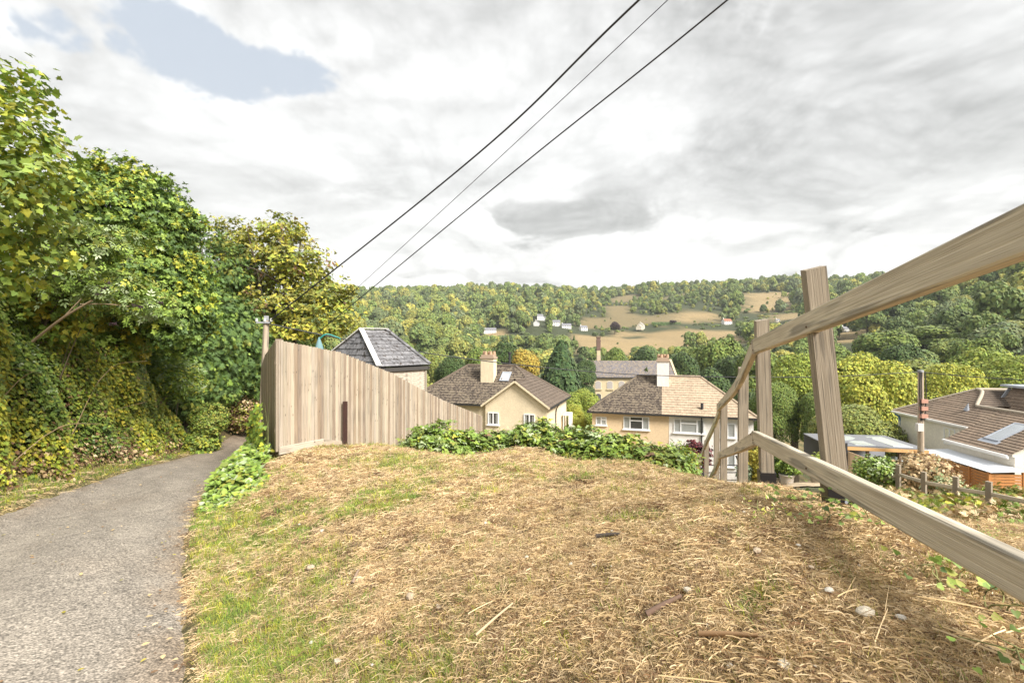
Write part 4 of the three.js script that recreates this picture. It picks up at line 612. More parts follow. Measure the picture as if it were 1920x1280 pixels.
// --- airy olive tree further down the lane
bigTree('olive_green_tree', 'spreading airy olive green tree behind the board fence', { x: -11.2, d: 24, base: -2.4, seed: 15, trunk: .17, stems: 4, geo: G.lobcluster, mat: LMt, limbs: 11, fork: .42, lr: .8, blobs: [B(480, 480, 24, 1.9, 1.7, 1.9), B(560, 500, 23.5, 1.8, 1.6, 1.9), B(440, 540, 24, 1.6, 1.6, 1.8), B(610, 560, 23, 1.5, 1.15, 1.6), B(520, 580, 23, 2.0, 1.3, 1.8), B(430, 450, 25, 1.2, 1.1, 1.2), B(630, 610, 22.5, 1.15, .7, 1.3), B(570, 620, 22.5, 1.4, .6, 1.4), B(530, 430, 24, 1.1, .8, 1.1)], leaf: { clumps: 1150, per: 13, cr: .28, size: .135, colors: [['olive', .42], ['ivy', .18], ['gold', .12], ['brown', .03], ['lime', .25]], inner: .3, up: .55, droop: -.5, lump: .5 } });
// --- dark evergreens filling the bend of the lane
const yew = (px, py, d, rx, ry, seed, label, n = 420) => { const b = at(px, py, d); return bigTree('yew_tree', label, { x: b.x, d, seed, trunk: .12, geo: G.spray, mat: LMd, limbs: 5, group: 'dark evergreens at the bend of the lane', blobs: [{ c: [b.x, b.y, d], r: [rx, ry, rx] }, { c: [b.x + rx * .3, b.y - ry * .5, d - .3], r: [rx * .8, ry * .6, rx * .8] }], leaf: { clumps: n * 2.4, per: 15, cr: .24, size: .17, colors: [['dark', .75], ['fresh', .18], ['ivy', .07]], inner: .45, up: .1, droop: -.9 } }); };
yew(400, 640, 17.5, 1.7, 1.9, 21, 'tall dark evergreen between the dense tree and olive tree', 560); yew(450, 700, 20.5, 2.0, 1.9, 22, 'dark evergreen over the bend of the lane', 560); yew(350, 660, 15.5, 1.4, 1.7, 23, 'dark evergreen rising behind the clipped hedge'); yew(300, 690, 14.5, 1.3, 1.4, 24, 'dark evergreen behind the ivy hedge slope'); yew(545, 690, 27, 2.4, 2.4, 25, 'shadowy evergreen under the olive green tree'); yew(480, 640, 27, 2.2, 2.2, 27, 'evergreen standing behind the lane side pole'); yew(370, 540, 22, 2.4, 2.6, 28, 'large dark evergreen behind the dense tree');
// drooping cypress fronds
bigTree('cypress_shrub', 'dark cypress with drooping fronds under the elder branches', { x: -9.3, d: 12, seed: 31, trunk: .06, geo: G.spray, mat: LMd, limbs: 3, cat: 'shrub', blobs: [B(260, 615, 12, 1.1, .8, .8), B(200, 635, 12, .8, .8, .6)], leaf: { clumps: 300, per: 10, cr: .13, size: .2, colors: [['dark', .6], ['fresh', .4]], inner: .5, up: .6, droop: -.2 } });
// --- elder with berries
{
  const g = bigTree('elder_bush', 'pale green elder bush with dark berries and bare forked branch', { x: -9.2, d: 8.6, base: .6, seed: 41, trunk: .04, geo: G.pinnate, limbs: 10, cat: 'shrub', blobs: [B(180, 450, 8.3, .68, .36, .6), B(230, 540, 8.3, .62, .36, .6), B(280, 575, 8.4, .44, .27, .5), B(120, 520, 8.2, .62, .5, .6), B(60, 470, 8, .68, .6, .6), B(235, 450, 8.5, .4, .15, .4)], leaf: { clumps: 420, per: 10, cr: .11, size: .17, colors: [['fresh', .4], ['pale', .22], ['ivy', .3], ['lime', .08]], inner: .2, up: .7, droop: -.3 } });
  const R = rng(44), bm = flat(.035, .012, .02, .45), o = g.position; for (const [px, py] of [[90, 482], [108, 487], [104, 498], [110, 507], [100, 518], [135, 498], [143, 502], [185, 552], [196, 540], [203, 530], [192, 545], [212, 608], [250, 573], [262, 575], [300, 568]]) { const p = at(px, py, 7.75).sub(o), q = []; for (let i = 0; i < 26; i++) q.push(new THREE.IcosahedronGeometry(.0065 + R() * .002, 1).translate(gauss(R) * .035, gauss(R) * .02, gauss(R) * .035)); const m = part('berry_cluster', mergeGeometries(q), bm, g, p); m.userData.kind = 'stuff'; }
  const a = (px, py, d) => at(px, py, d).sub(o), bl = flat(.36, .26, .17); part('branch', limb([a(60, 640, 8), a(118, 595, 7.9), a(172, 563, 7.85)], .022, .014, 8), bl, g); part('branch', limb([a(118, 595, 7.9), a(140, 572, 7.9), a(152, 560, 7.9)], .012, .008, 5), bl, g); part('branch', limb([a(150, 570, 7.88), a(200, 570, 7.9), a(240, 574, 7.9)], .011, .006, 6), bl, g);
}
// --- tall mixed hedge with ivy along the lane
{
  const g = thing('ivy_hedge', 'tall overgrown hedge of ivy and bramble along the lane', 'hedge', V(-7, -.6, -8)), o = g.position, L = new Leaves(51), L2 = new Leaves(52), L3 = new Leaves(53), R = L.R;
  const LLs = LL.filter((p) => p.z > 1.2 && p.z < 12.6); const hp = [[0, 3.6], [6.5, 3.5], [7.6, 3.2], [8.9, 3.05], [10.5, 2.6], [11.5, 2.0], [13, 1.3]], hgt = (d) => { let i = 1; while (i < hp.length - 1 && hp[i][0] < d) i++; return mix(hp[i - 1][1], hp[i][1], clamp((d - hp[i - 1][0]) / (hp[i][0] - hp[i - 1][0]))) * (.9 + .22 * vn(d * 1.1, 3, 1)); };
  const N = 92000;
  for (let i = 0; i < N; i++) {
    const s = Math.pow(R(), .8) * (LLs.length - 2), k = Math.floor(s), e = LLs[k].clone().lerp(LLs[k + 1], s - k), tn = LLs[k + 1].clone().sub(LLs[k]).normalize(), out = V(-tn.z, 0, tn.x); if (out.x > 0) out.negate();
    const d = e.z; if (d < 4.2 && R() < .7) continue; const h = hgt(d), t = R() * 1.35, lum = fbm(d * 1.6, t * 2.6, 4, 3), depth = R() * R() * .45;
    let q, y, n; if (t < 1) { q = .3 + .62 * Math.pow(t, 1.3) + (lum - .5) * .75 + depth; y = t * h; n = V(-out.x, .55, -out.z); } else { const w = (t - 1) / .35; q = .95 + w * 2.0; y = h * (1 + .22 * (lum - .4) + .1 * w) - depth; n = V(-out.x * .3, 1, out.z * .3); }
    const x = e.x + out.x * q, dd = e.z + out.z * q, p = V(x - o.x, Math.max(TP(e.x, e.z), H(x, dd) - .5 * t) + y + (R() - .5) * .1 + .02 - o.y, -dd - o.z); n.z = -n.z; n.add(V(gauss(R) * .6, gauss(R) * .5, gauss(R) * .6));
    const z1 = fbm(d * 1.1 + 5, t * 1.7, 8, 3), low = step(.3, .02, t + (z1 - .5) * .3); let pl = R() < low * .62 ? (R() < .6 ? 'brown' : 'straw') : z1 > .55 ? pick(R, [['lime', .5], ['gold', .14], ['ivy', .33], ['yellow', .03]]) : z1 < .42 ? pick(R, [['fresh', .45], ['dark', .2], ['ivy', .3], ['pale', .05]]) : pick(R, [['ivy', .5], ['lime', .2], ['fresh', .22], ['brown', .08]]);
    (z1 > .5 || R() < .35 ? L : t < .5 && R() < .8 ? L2 : L3).add(p, n, .046 + .042 * R(), pl, -.6);
  }
  L.build('ivy_leaves', G.lobed, LM, g); L2.build('bramble_leaves', G.tri, LM, g); L3.build('small_leaves', G.ovate, LM, g);
  for (let i = 0; i < 46; i++) { const k = Math.floor(R() * (LLs.length - 2)), e = LLs[k], y = TP(e.x, e.z); if (e.z < 4) continue; const a = V(e.x - .6 - R() * .6, y + R() * .6, -e.z), b = a.clone().add(V(gauss(R) * .5, .6 + R() * 1.2, gauss(R) * .6)), c = b.clone().add(V(.1 + R() * .3, -.1 + R() * .4, gauss(R) * .5)); part('bare_stem', limb([a, b, c].map((v) => v.sub(o)), .009, .003, 8, 4), i % 3 ? twig : flat(.42, .3, .18), g); }
  // earth bank inside the hedge
  const P = [], I = []; LLs.forEach((e, i) => { const tn = (LLs[i + 1] ?? e).clone().sub(LLs[i - 1] ?? e).normalize(), out = V(-tn.z, 0, tn.x); if (out.x > 0) out.negate(); const y = TP(e.x, e.z), h = hgt(e.z); for (const [q, t] of [[.75, -.1], [1.0, .35], [1.35, .74], [2.2, .9], [4.5, .8], [6, -.1]]) P.push(e.x + out.x * q - o.x, y + h * t + (fbm(i * .15, t * 4, 2, 3) - .5) * .4 - o.y, -(e.z + out.z * q) - o.z); }); for (let i = 0; i < LLs.length - 1; i++) for (let k = 0; k < 5; k++) { const a = i * 6 + k, b = a + 6; I.push(a, b, a + 1, a + 1, b, b + 1); } part('earth_bank', geoOf(P, I), flat(.05, .045, .022, 1), g);
}
// small shrubs along the hedge and lane
function shrub(name, label, x, d, y, r, { seed, geo = G.ovate, mat = LM, clumps = 160, per = 12, cr = .1, size = .06, colors, group, stems = 3, inner = .5, up = .3, droop = -.2, lump = .35, cat = 'shrub', sunk = .7 }) {
  const gy = H(x, d), g = thing(name, label, cat, V(x, Math.min(gy, y), -d), 0, group), L = new Leaves(seed), o = g.position; const ends = fillBlobs(L, [{ c: [0, y - o.y, 0], r }], { clumps, per, cr, size, colors, inner, up, droop, lump }); L.build('foliage', geo, mat, g);
  const R = rng(seed + 5); for (let i = 0; i < stems; i++) { const e = ends[Math.floor(R() * ends.length)]; part('stem', limb([V(gauss(R) * .05, -.05, gauss(R) * .05), V(e.x * .4, Math.max(.05, e.y * .5), e.z * .4), e], .012 + r[1] * .012, .004, 6, 5), twig, g); } return g;
}
const sp = (px, py, d) => at(px, py, d);
{ let p = sp(190, 640, 10.6); shrub('hazel_shrub', 'bright hazel shrub growing out of the hedge top below the elder', p.x - .1, 10.6, p.y, [.95, .75, .7], { seed: 67, geo: G.cluster, clumps: 420, per: 11, cr: .13, size: .1, colors: [['lime', .35], ['fresh', .45], ['gold', .2]], inner: .4, up: .5 });
  p = sp(95, 575, 8.6); shrub('sapling_shrub', 'fresh green sapling leaves on the hedge top near the picture edge', p.x - .2, 8.6, p.y, [.8, .6, .6], { seed: 68, geo: G.lobed, clumps: 360, per: 11, cr: .13, size: .09, colors: [['lime', .4], ['fresh', .35], ['gold', .25]], inner: .4, up: .5 });
  p = sp(392, 785, 12.6); shrub('clipped_privet', 'clipped rounded privet bush at the end of the hedge', p.x, 12.6, p.y, [.42, .42, .5], { seed: 61, clumps: 520, per: 12, cr: .06, size: .045, colors: [['ivy', .5], ['fresh', .3], ['olive', .2]], inner: .75, lump: .12 });
  p = sp(378, 832, 12.5); shrub('ivy_clad_stump', 'ivy clad lower end of hedge under clipped privet', p.x, 12.5, p.y, [.36, .5, .5], { seed: 62, geo: G.lobed, clumps: 300, per: 12, cr: .08, size: .06, colors: [['ivy', .5], ['fresh', .3], ['lime', .2]], inner: .7, lump: .2 });
  p = sp(322, 715, 12.4); shrub('laurel_shrub', 'glossy fresh green laurel shrub on top of the hedge end', p.x, 12.4, p.y, [.75, .6, .7], { seed: 63, geo: G.narrow, clumps: 420, per: 12, cr: .12, size: .11, colors: [['fresh', .6], ['pale', .2], ['lime', .2]], up: .6, droop: .3 });
  p = sp(455, 775, 17.5); shrub('bronze_shrub', 'bronze tinted rounded shrub at the bend of the lane', p.x, 17.5, p.y, [.75, .65, .7], { seed: 64, clumps: 360, per: 11, cr: .12, size: .09, colors: [['brown', .4], ['olive', .35], ['straw', .15], ['ivy', .1]], lump: .25 });
  p = sp(435, 800, 18.6); shrub('low_dark_shrub', 'low dark ground shrub behind the leafy end of lane', p.x, 18.6, p.y - .1, [1.6, .5, .8], { seed: 65, clumps: 300, per: 11, cr: .16, size: .1, colors: [['dark', .6], ['fresh', .4]] });
  p = sp(385, 730, 15.5); shrub('leafy_shrub', 'leafy mid green shrub above the privet in shade', p.x, 15.5, p.y, [.9, .8, .8], { seed: 66, clumps: 380, per: 11, cr: .14, size: .1, colors: [['fresh', .5], ['dark', .4], ['ivy', .1]] });
}
// nettles and bindweed on the bank below the fence corner
{
  const g = thing('bindweed_bank', 'bright green bindweed and nettles on bank below the fence corner', 'weeds', V(-4.5, -.5, -8)), o = g.position, L = new Leaves(71), L2 = new Leaves(72), R = L.R;
  for (let i = 0; i < 5200; i++) { const d = mix(6.1, 11, Math.pow(R(), 1.2)), e = edgeX(LR, d), fx = d < 7.9 ? mix(-2.9, -3.95, step(6.1, 7.9, d)) : mix(-3.95, -5.6, (d - 7.9) / 3.2), t = R(), w = Math.max(.05, fx - e - .1) * (d < 7.5 ? .75 : 1), x = e + .1 + w * t, h = (.1 + .34 * Math.sin(Math.PI * clamp(t * .8 + .1)) * (.4 + .9 * fbm(x * 3, d * 3, 2, 3))) * step(6, 7.0, d); const p = V(x, H(x, d) + Math.pow(R(), .6) * h + .02, -d).sub(o); (R() < .65 ? L : L2).add(p, V(gauss(R) * .5, .9, .35 + gauss(R) * .5), .055 + .05 * R(), pick(R, [['fresh', .62], ['pale', .14], ['ivy', .2], ['lime', .04]]), -.2); }
  for (let i = 0; i < 320; i++) { const t = R(), y = Math.pow(R(), 1.4) * 1.0; L.add(V(-3.84 - t * .9, H(-3.9, 8) + y * (1 - t * .5) + .05, -7.78 - t * 1.25).add(V(-.08 - R() * .1, 0, .08)).sub(o), V(-.5 + gauss(R) * .4, .5, .8), .05 + .04 * R(), pick(R, [['fresh', .7], ['lime', .3]]), -.3); }
  L.build('bindweed_leaves', G.heart, LM, g); L2.build('nettle_leaves', G.ovate, LM, g);
  for (let i = 0; i < 14; i++) { const t = i / 14, a = V(-4.0 - t * .7, H(-4, 8.2), -7.9 - t * 1.2); part('stem', limb([a, a.clone().add(V(.03, .4, .02)), a.clone().add(V(gauss(R) * .06, .7 + R() * .4, gauss(R) * .05))].map((v) => v.sub(o)), .005, .002, 6, 4), flat(.2, .22, .08), g); }
}
// bramble thicket along the crest: several bushes
const brPath = [[-1.75, 10.7, .62, .62], [-1.2, 10.9, .6, .6], [-.62, 11.1, .6, .55], [0, 11.15, .6, .6], [.52, 11.0, .55, .72], [1.1, 10.8, .6, .7], [1.7, 10.4, .6, .78], [2.2, 10.0, .55, .7], [2.75, 9.6, .5, .55], [3.05, 9.9, .5, .5]];
const brName = ['against the board fence', 'second from the board fence', 'below the gable left window', 'in front of the gable wall', 'tallest, right of the gable', 'with an arching cane on top', 'in front of the tan house', 'with upright dead canes', 'trailing low towards the rails', 'lowest, nearest the old gatepost'];
brPath.forEach(([x, d, r, h], i) => {
  const y = H(x, d), g = thing('bramble_bush', 'green bramble bush ' + brName[i], 'bramble', V(x, y, -d), 0, 'brambles along the crest'), L = new Leaves(80 + i), R = L.R;
  fillBlobs(L, [{ c: [0, h * .5, 0.1], r: [r * 1.1, h * .86, r * .9] }], { clumps: 360, per: 10, cr: .1, size: .12, colors: i % 3 === 2 ? [['fresh', .4], ['ivy', .3], ['pale', .12], ['olive', .12], ['brown', .06]] : [['fresh', .55], ['pale', .18], ['ivy', .2], ['lime', .07]], inner: .5, up: .7, droop: -.4, lump: .4 }); L.build('foliage', G.tri, LM, g);
  for (let k = 0; k < 7; k++) { const a = V(gauss(R) * .3, 0, .2 + R() * .2), b = V(gauss(R) * .5, h * (.7 + .4 * R()), .3 * gauss(R)), c = b.clone().add(V(gauss(R) * .5, -.1 - R() * .3, .25)); part('cane', limb([a, b, c], .007, .003, 8, 4), k % 2 ? flat(.26, .12, .07) : flat(.3, .25, .1), g); }
  if (i === 5) part('dead_cane', limb([V(-.6, .15, .5), V(-.35, .62, .5), V(.1, .78, .45), V(.45, .74, .4)], .018, .008, 12, 5), flat(.22, .14, .08), g);
  if (i === 7) for (const q of [-.2, .05]) part('dead_cane', limb([V(q, -.1, .5), V(q + .06, .45, .5), V(q + .1, .62, .5)], .014, .008, 8, 5), flat(.13, .07, .05), g);
});
{ const L = new Leaves(98), R = L.R; for (let i = 0; i < 2600; i++) { const t = R() * (brPath.length - 1), k = Math.floor(t), a = brPath[k], b = brPath[Math.min(k + 1, 9)], x = mix(a[0], b[0], t - k) + gauss(R) * .25, d = mix(a[1], b[1], t - k) - .45 - R() * .5; L.add(V(x, H(x, d) + R() * .14, -d), V(gauss(R) * .5, .8, .4), .05 + .05 * R(), pick(R, [['straw', .35], ['brown', .25], ['ivy', .2], ['fresh', .2]]), 0); } const o = L.build('bramble_litter', G.narrow, LM); tag(o, 'dead stems and leaf litter along the foot of brambles', 'leaf litter', null, 'stuff'); o.name = 'leaf_litter'; }
{ // garden plants below
  let p = sp(1272, 872, 10.4); shrub('herb_shrub', 'upright lime green leafy shrub beside the red maple', p.x, 10.4, p.y - .02, [.42, .5, .4], { seed: 101, geo: G.narrow, clumps: 200, per: 12, cr: .1, size: .11, colors: [['lime', .4], ['fresh', .6]], up: .6, droop: .5 });
  p = sp(1303, 850, 15); shrub('red_maple', 'small dark red maple bush in front of the white wall', p.x, 15, p.y, [.42, .36, .4], { seed: 102, geo: G.lobed, clumps: 160, per: 11, cr: .09, size: .08, colors: [['red', 1]] });
  p = sp(1418, 868, 19); shrub('golden_conifer', 'golden yellow feathery conifer beside the patio', p.x, 19, p.y, [.32, .75, .3], { seed: 103, geo: G.spray, clumps: 240, per: 10, cr: .09, size: .14, colors: [['yellow', .7], ['gold', .3]], droop: .9 });
  p = sp(1396, 885, 19); shrub('blue_conifer', 'small blue grey conifer beside the golden one', p.x, 19, p.y, [.22, .42, .22], { seed: 104, geo: G.spray, clumps: 120, per: 10, cr: .08, size: .12, colors: [['grey', 1]] });
  p = sp(1647, 880, 14.6); shrub('green_garden_shrub', 'leafy green shrub above the garden rail fence', p.x, 14.6, p.y - .05, [.7, .42, .5], { seed: 105, clumps: 260, per: 11, cr: .12, size: .09, colors: [['fresh', .6], ['pale', .25], ['ivy', .15]] });
  p = sp(1735, 884, 14.2); shrub('dried_umbel_bush', 'tan dried flower bush beside the grey pole', p.x, 14.2, p.y, [.85, .52, .6], { seed: 106, geo: G.spray, clumps: 420, per: 10, cr: .1, size: .1, colors: [['straw', .72], ['brown', .22], ['pale', .06]], stems: 14, inner: .15 });
  p = sp(1778, 905, 13.4); shrub('white_flower_clump', 'pale silvery flower clump in front of slat panels', p.x, 13.4, p.y - .05, [.35, .22, .3], { seed: 107, geo: G.ovate, clumps: 90, per: 10, cr: .08, size: .06, colors: [['pale', .6], ['straw', .4]] });
  for (const [px, py, d, w, c, nm] of [[1690, 935, 12.5, .8, 'straw', 'between first two rail posts'], [1760, 950, 11.6, .9, 'olive', 'under the middle garden rail'], [1835, 925, 12.5, 1.0, 'fresh', 'behind the third garden rail'], [1890, 905, 13.5, 1.2, 'olive', 'below the slat panels corner'], [1905, 950, 11, .9, 'straw', 'right of the last garden rail post'], [1800, 960, 9.5, .8, 'lime', 'below the garden rails near the bank'], [1650, 925, 13, .7, 'ivy', 'where the garden rail fence starts'], [1870, 975, 8.5, .8, 'straw', 'on the bank nearest the low rail']]) { p = sp(px, py, d); shrub('garden_weeds', 'rough tangle of weeds ' + nm, p.x, d, Math.min(p.y, H(p.x, d) + .08), [w, .14, w * .7], { seed: px, geo: G.spray, clumps: 110, per: 10, cr: .16, size: .13, colors: [[c, .45], ['fresh', .2], ['straw', .2], ['ivy', .15]], stems: 4, cat: 'weeds', group: 'weeds on the lower garden bank' }); }
  // pots on the patio
  const potG = new THREE.LatheGeometry([[0, 0], [.2, 0], [.24, .14], [.235, .16], [.26, .3], [.255, .32], [.29, .42], [.31, .44], [.31, .48], [.27, .48], [.26, .42], [0, .42]].map(([a, b]) => new THREE.Vector2(a, b)), 20);
  [[1476, 897, 20, 'fresh', .55, 'bushy green plant in ribbed pot nearest post with leaning top'], [1458, 900, 20.6, 'dark', .5, 'dark leafed plant in pot behind the second rail post'], [1533, 903, 19.6, 'lime', .4, 'pale feathery plant in wide pot on the patio edge'], [1424, 905, 19.5, 'ivy', .3, 'small green plant in pot beside golden conifer']].forEach(([px, py, d, c, r, lab], i) => { const q = sp(px, py, d), y = H(q.x, d); const t = thing('plant_pot', 'grey ribbed pot of ' + lab.replace(/ in .*/, '') + [' nearest the leaning post', ' behind the second rail post', ' on the patio edge', ' beside the golden conifer'][i], 'plant pot', V(q.x, y, -d), 0, 'pots on the patio'); part('pot', potG, flat(.42, .38, .33, .8), t); const L = new Leaves(110 + i); fillBlobs(L, [{ c: [0, .5 + r * .8, 0], r: [r * .85, r, r * .85] }], { clumps: 130, per: 11, cr: .1, size: .1, colors: [[c, .7], ['fresh', .3]], inner: .4, up: .5 }); L.build('foliage', i === 2 ? G.spray : G.ovate, LM, t); });
  // gravel patio
  const P = [], I = [], U = []; for (let j = 0; j <= 12; j++) for (let i = 0; i <= 16; i++) { const d = mix(17.4, 23, j / 12), x = mix((1430 - 960) / F * d, (1600 - 960) / F * d, i / 16); P.push(x, H(x, d) + .05, -d); U.push(x, d); } for (let j = 0; j < 12; j++) for (let i = 0; i < 16; i++) { const a = j * 17 + i; I.push(a, a + 1, a + 17, a + 1, a + 18, a + 17); }
  structure('patio', geoOf(P, I, U), std({ color: C(.62, .49, .33), map: roughTex(.85, .4, 1, 55), roughness: 1 }));
  const gf = thing('iron_garden_gate', 'black iron garden gate and railing beside blue conifer', 'gate', sp(1375, 905, 17)); for (let i = 0; i < 3; i++) part('bar', box(1.5, .03, .03, -.3, .1 + i * .26, 0), M.dark, gf); for (const x of [-1.05, .45]) part('upright', box(.05, .9, .05, x, .35, 0), M.dark, gf); part('brace', limb([V(.1, .95, 0), V(.45, .2, 0)], .03, .03, 3), M.dark, gf);
}
// ---------------------------------------------------------------- trees of the valley and the far hillside
function crownGeo(seed, n, s, { shape = 'round', lumps = 9 } = {}) { // unit crown: radius 1, from y=0 to y=2; leaf clusters as small bent faces
  const R = rng(seed), P = [], I = [], K = [], bl = [];
  for (let i = 0; i < lumps; i++) { const d = ball(R); bl.push([d.x * .5, 1.0 + d.y * .55 + (d.y > 0 ? .1 : 0), d.z * .5, .4 + R() * .22]); } bl.push([0, 1, 0, .6]);
  for (let k = 0; k < n; k++) {
    let p, dir;
    if (shape === 'cone') { const h = Math.pow(R(), 1.3), a = R() * 6.283, lum = .8 + .4 * fbm(Math.cos(a) * 2 + 5, Math.sin(a) * 2, h * 9, 2), r = Math.pow(1 - h, .72) * .95 * (.55 + .45 * Math.sqrt(R())) * lum + .03; p = V(Math.cos(a) * r, h * 2, Math.sin(a) * r); dir = V(Math.cos(a), .35, Math.sin(a)); }
    else { let ok; for (let tr = 0; tr < 5; tr++) { const b = bl[Math.floor(R() * bl.length)], q = .82 + .18 * R(); dir = ball(R); if (dir.y < -.35) dir.y *= -.5; p = V(b[0] + dir.x * b[3] * q, b[1] + dir.y * b[3] * q * .95, b[2] + dir.z * b[3] * q); ok = bl.every((c) => c === b || Math.hypot(p.x - c[0], p.y - c[1], p.z - c[2]) > c[3] * .78); if (ok) break; } }
    const nn = dir.clone().add(V(gauss(R) * .55, gauss(R) * .55 + .2, gauss(R) * .55)).normalize(), t = V(R() - .5, R() - .5, R() - .5).cross(nn).normalize(), b2 = nn.clone().cross(t), z = s * (.6 + .8 * R()), o = P.length / 3;
    for (const [x, y, h] of [[-1, -.2, 0], [.1, -.9, -.15], [1, .1, 0], [-.1, 1, -.15]]) P.push(p.x + (t.x * x + b2.x * y + nn.x * h) * z * .6, p.y + (t.y * x + b2.y * y + nn.y * h) * z * .6, p.z + (t.z * x + b2.z * y + nn.z * h) * z * .6);
    I.push(o, o + 1, o + 2, o, o + 2, o + 3); const f = .68 + .64 * R(), w = 1 + (R() - .5) * .3; for (let i = 0; i < 4; i++) K.push(f * w, f, f * (2 - w));
  }
  return geoOf(P, I, null, K);
}
const trunkG = new THREE.CylinderGeometry(.035, .07, 1, 7).translate(0, .5, 0);
const cm = {}; const crownMat = (r, g, b) => cm[[r, g, b]] ??= new THREE.MeshPhysicalMaterial({ color: C(r, g, b), vertexColors: true, roughness: .95, transmission: .22, thickness: 0, side: THREE.DoubleSide });
const midG = [0, 1, 2].map((i) => crownGeo(200 + i, 5500, .078, { lumps: 16 })), fineG = [0, 1].map((i) => crownGeo(220 + i, 20000, .04, { lumps: 22 })), midCone = crownGeo(210, 7000, .075, { shape: 'cone' });
function midTree(name, label, px, topPy, d, wPx, col, geo, { low = .12, group = 'trees between the houses and the far slope', sy = 1, y0 } = {}) {
  const x = (px - 960) / F * d, b = y0 ?? H(x, d), top = EYE - (topPy - 640) / F * d, h = top - b, r = wPx / F * d / 2, g = thing(name, label, 'tree', V(x, b, -d), px * 1.7, group);
  if (geo !== midCone) low = Math.max(low, 1 - 2.6 * r / h); const c = part('crown', geo, crownMat(...col), g, V(0, h * low, 0)); c.scale.set(r, h * (1 - low) / 2, r); const t = part('trunk', trunkG, bark, g); t.scale.set(h * .5, h * .7, h * .5); return g;
}
const GOLD = [.40, .42, .06], YEL = [.30, .36, .055], MID = [0.171, 0.232, 0.0434], DK = [0.0697, 0.116, 0.0279], OLV = [0.232, 0.264, 0.0543], BLU = [0.139, 0.202, 0.0775], ORG = [0.434, 0.326, 0.0543];
[[1490, 668, 52, 125, YEL, 0, 'yellow-green tree between the two tall fence posts'], [1628, 660, 50, 165, GOLD, 1, 'broad golden-green tree behind the leaning fence post'], [1795, 688, 58, 140, GOLD, 2, 'golden-green tree behind the grey utility pole'], [1900, 672, 62, 150, YEL, 0, 'yellow-green tree above the dormer roof'], [1715, 676, 75, 120, OLV, 1, 'olive tree between two golden ones by grey pole'], [1600, 762, 38, 165, OLV, 2, 'low spreading glossy tree right behind the carport'], [1540, 735, 45, 90, MID, 1, 'mid green tree low between fence posts'], [1450, 720, 48, 100, MID, 2, 'mid green tree beside the white house corner'], [1846, 655, 90, 110, YEL, 2, 'yellowish tree on the slope above brown roofed house'],
  [850, 670, 55, 82, DK, 0, 'dark rounded tree left of the gabled house roof'], [985, 655, 75, 60, ORG, 1, 'orange tinted autumn tree behind the white chimney'], [948, 640, 85, 62, DK, 2, 'tall dark tree behind the chimney stack'], [905, 655, 80, 70, MID, 0, 'mid green tree left of the chimney stack'], [1092, 728, 46, 75, YEL, 1, 'yellow-green bush tree in gap between the two houses'], [1078, 760, 42, 50, GOLD, 2, 'golden bush tree low in gap between the houses'], [1100, 676, 110, 40, DK, 0, 'dark tree left of the mill chimney'], [1090, 690, 100, 60, DK, 1, 'dark tree between conifer and mill'], [1300, 650, 150, 85, MID, 1, 'dark green tree behind the mill ridge'], [1275, 662, 130, 70, DK, 2, 'dark tree behind the white chimney'], [1350, 640, 140, 95, MID, 0, 'large mid green tree beyond the clean roof'], [1385, 665, 110, 90, DK, 1, 'dark tree right of the clean tan roof'], [1330, 690, 90, 80, DK, 2, 'dark low tree above the clean tan roof'], [1420, 660, 90, 80, MID, 0, 'mid green tree between second post and house'], [800, 598, 260, 62, OLV, 1, 'large pale green tree in front of the far left wood'], [755, 640, 150, 70, MID, 2, 'mid green tree just right of the shed roof'], [820, 660, 120, 66, OLV, 0, 'olive tree above the shed eaves'], [880, 672, 95, 60, MID, 1, 'mid green tree behind the mossy hip'], [1155, 655, 140, 50, MID, 0, 'bushy tree left of mill ridge'], [1210, 652, 150, 60, DK, 2, 'dark tree directly behind mill roof'], [1460, 668, 120, 90, DK, 2, 'dark tree behind second fence post'], [1560, 650, 130, 95, MID, 1, 'mid green tree above the golden pair'], [1660, 625, 150, 110, MID, 0, 'rounded mid green tree on lower right slope'], [1760, 610, 160, 120, MID, 2, 'large rounded tree under the top rail'], [1870, 600, 150, 120, OLV, 1, 'large olive tree near picture edge on right slope'], [1690, 650, 105, 80, DK, 0, 'dark tree behind golden trees'], [1830, 640, 110, 90, MID, 0, 'mid green tree above golden trees by grey pole'],
].forEach(([px, py, d, w, c, v, lab], i) => midTree('valley_tree', lab, px, py, d, w, c, d < 64 ? fineG[v % 2] : midG[v]));
midTree('broad_conifer', 'broad dark conical conifer between the two houses', 1052, 640, 95, 150, [.06, .11, .03], midCone, { low: .02 });
midTree('broad_conifer', 'narrow dark conifer left of the orange tree', 965, 655, 90, 62, [.07, .12, .035], midCone, { low: .02 });
midTree('copper_beech', 'dark purple tree above the mill chimney', 1153, 604, 425, 20, [.05, .025, .028], midG[0]); midTree('copper_beech', 'small dark purple tree at end of the hillside hedge', 1262, 600, 440, 15, [.04, .018, .022], midG[1]);
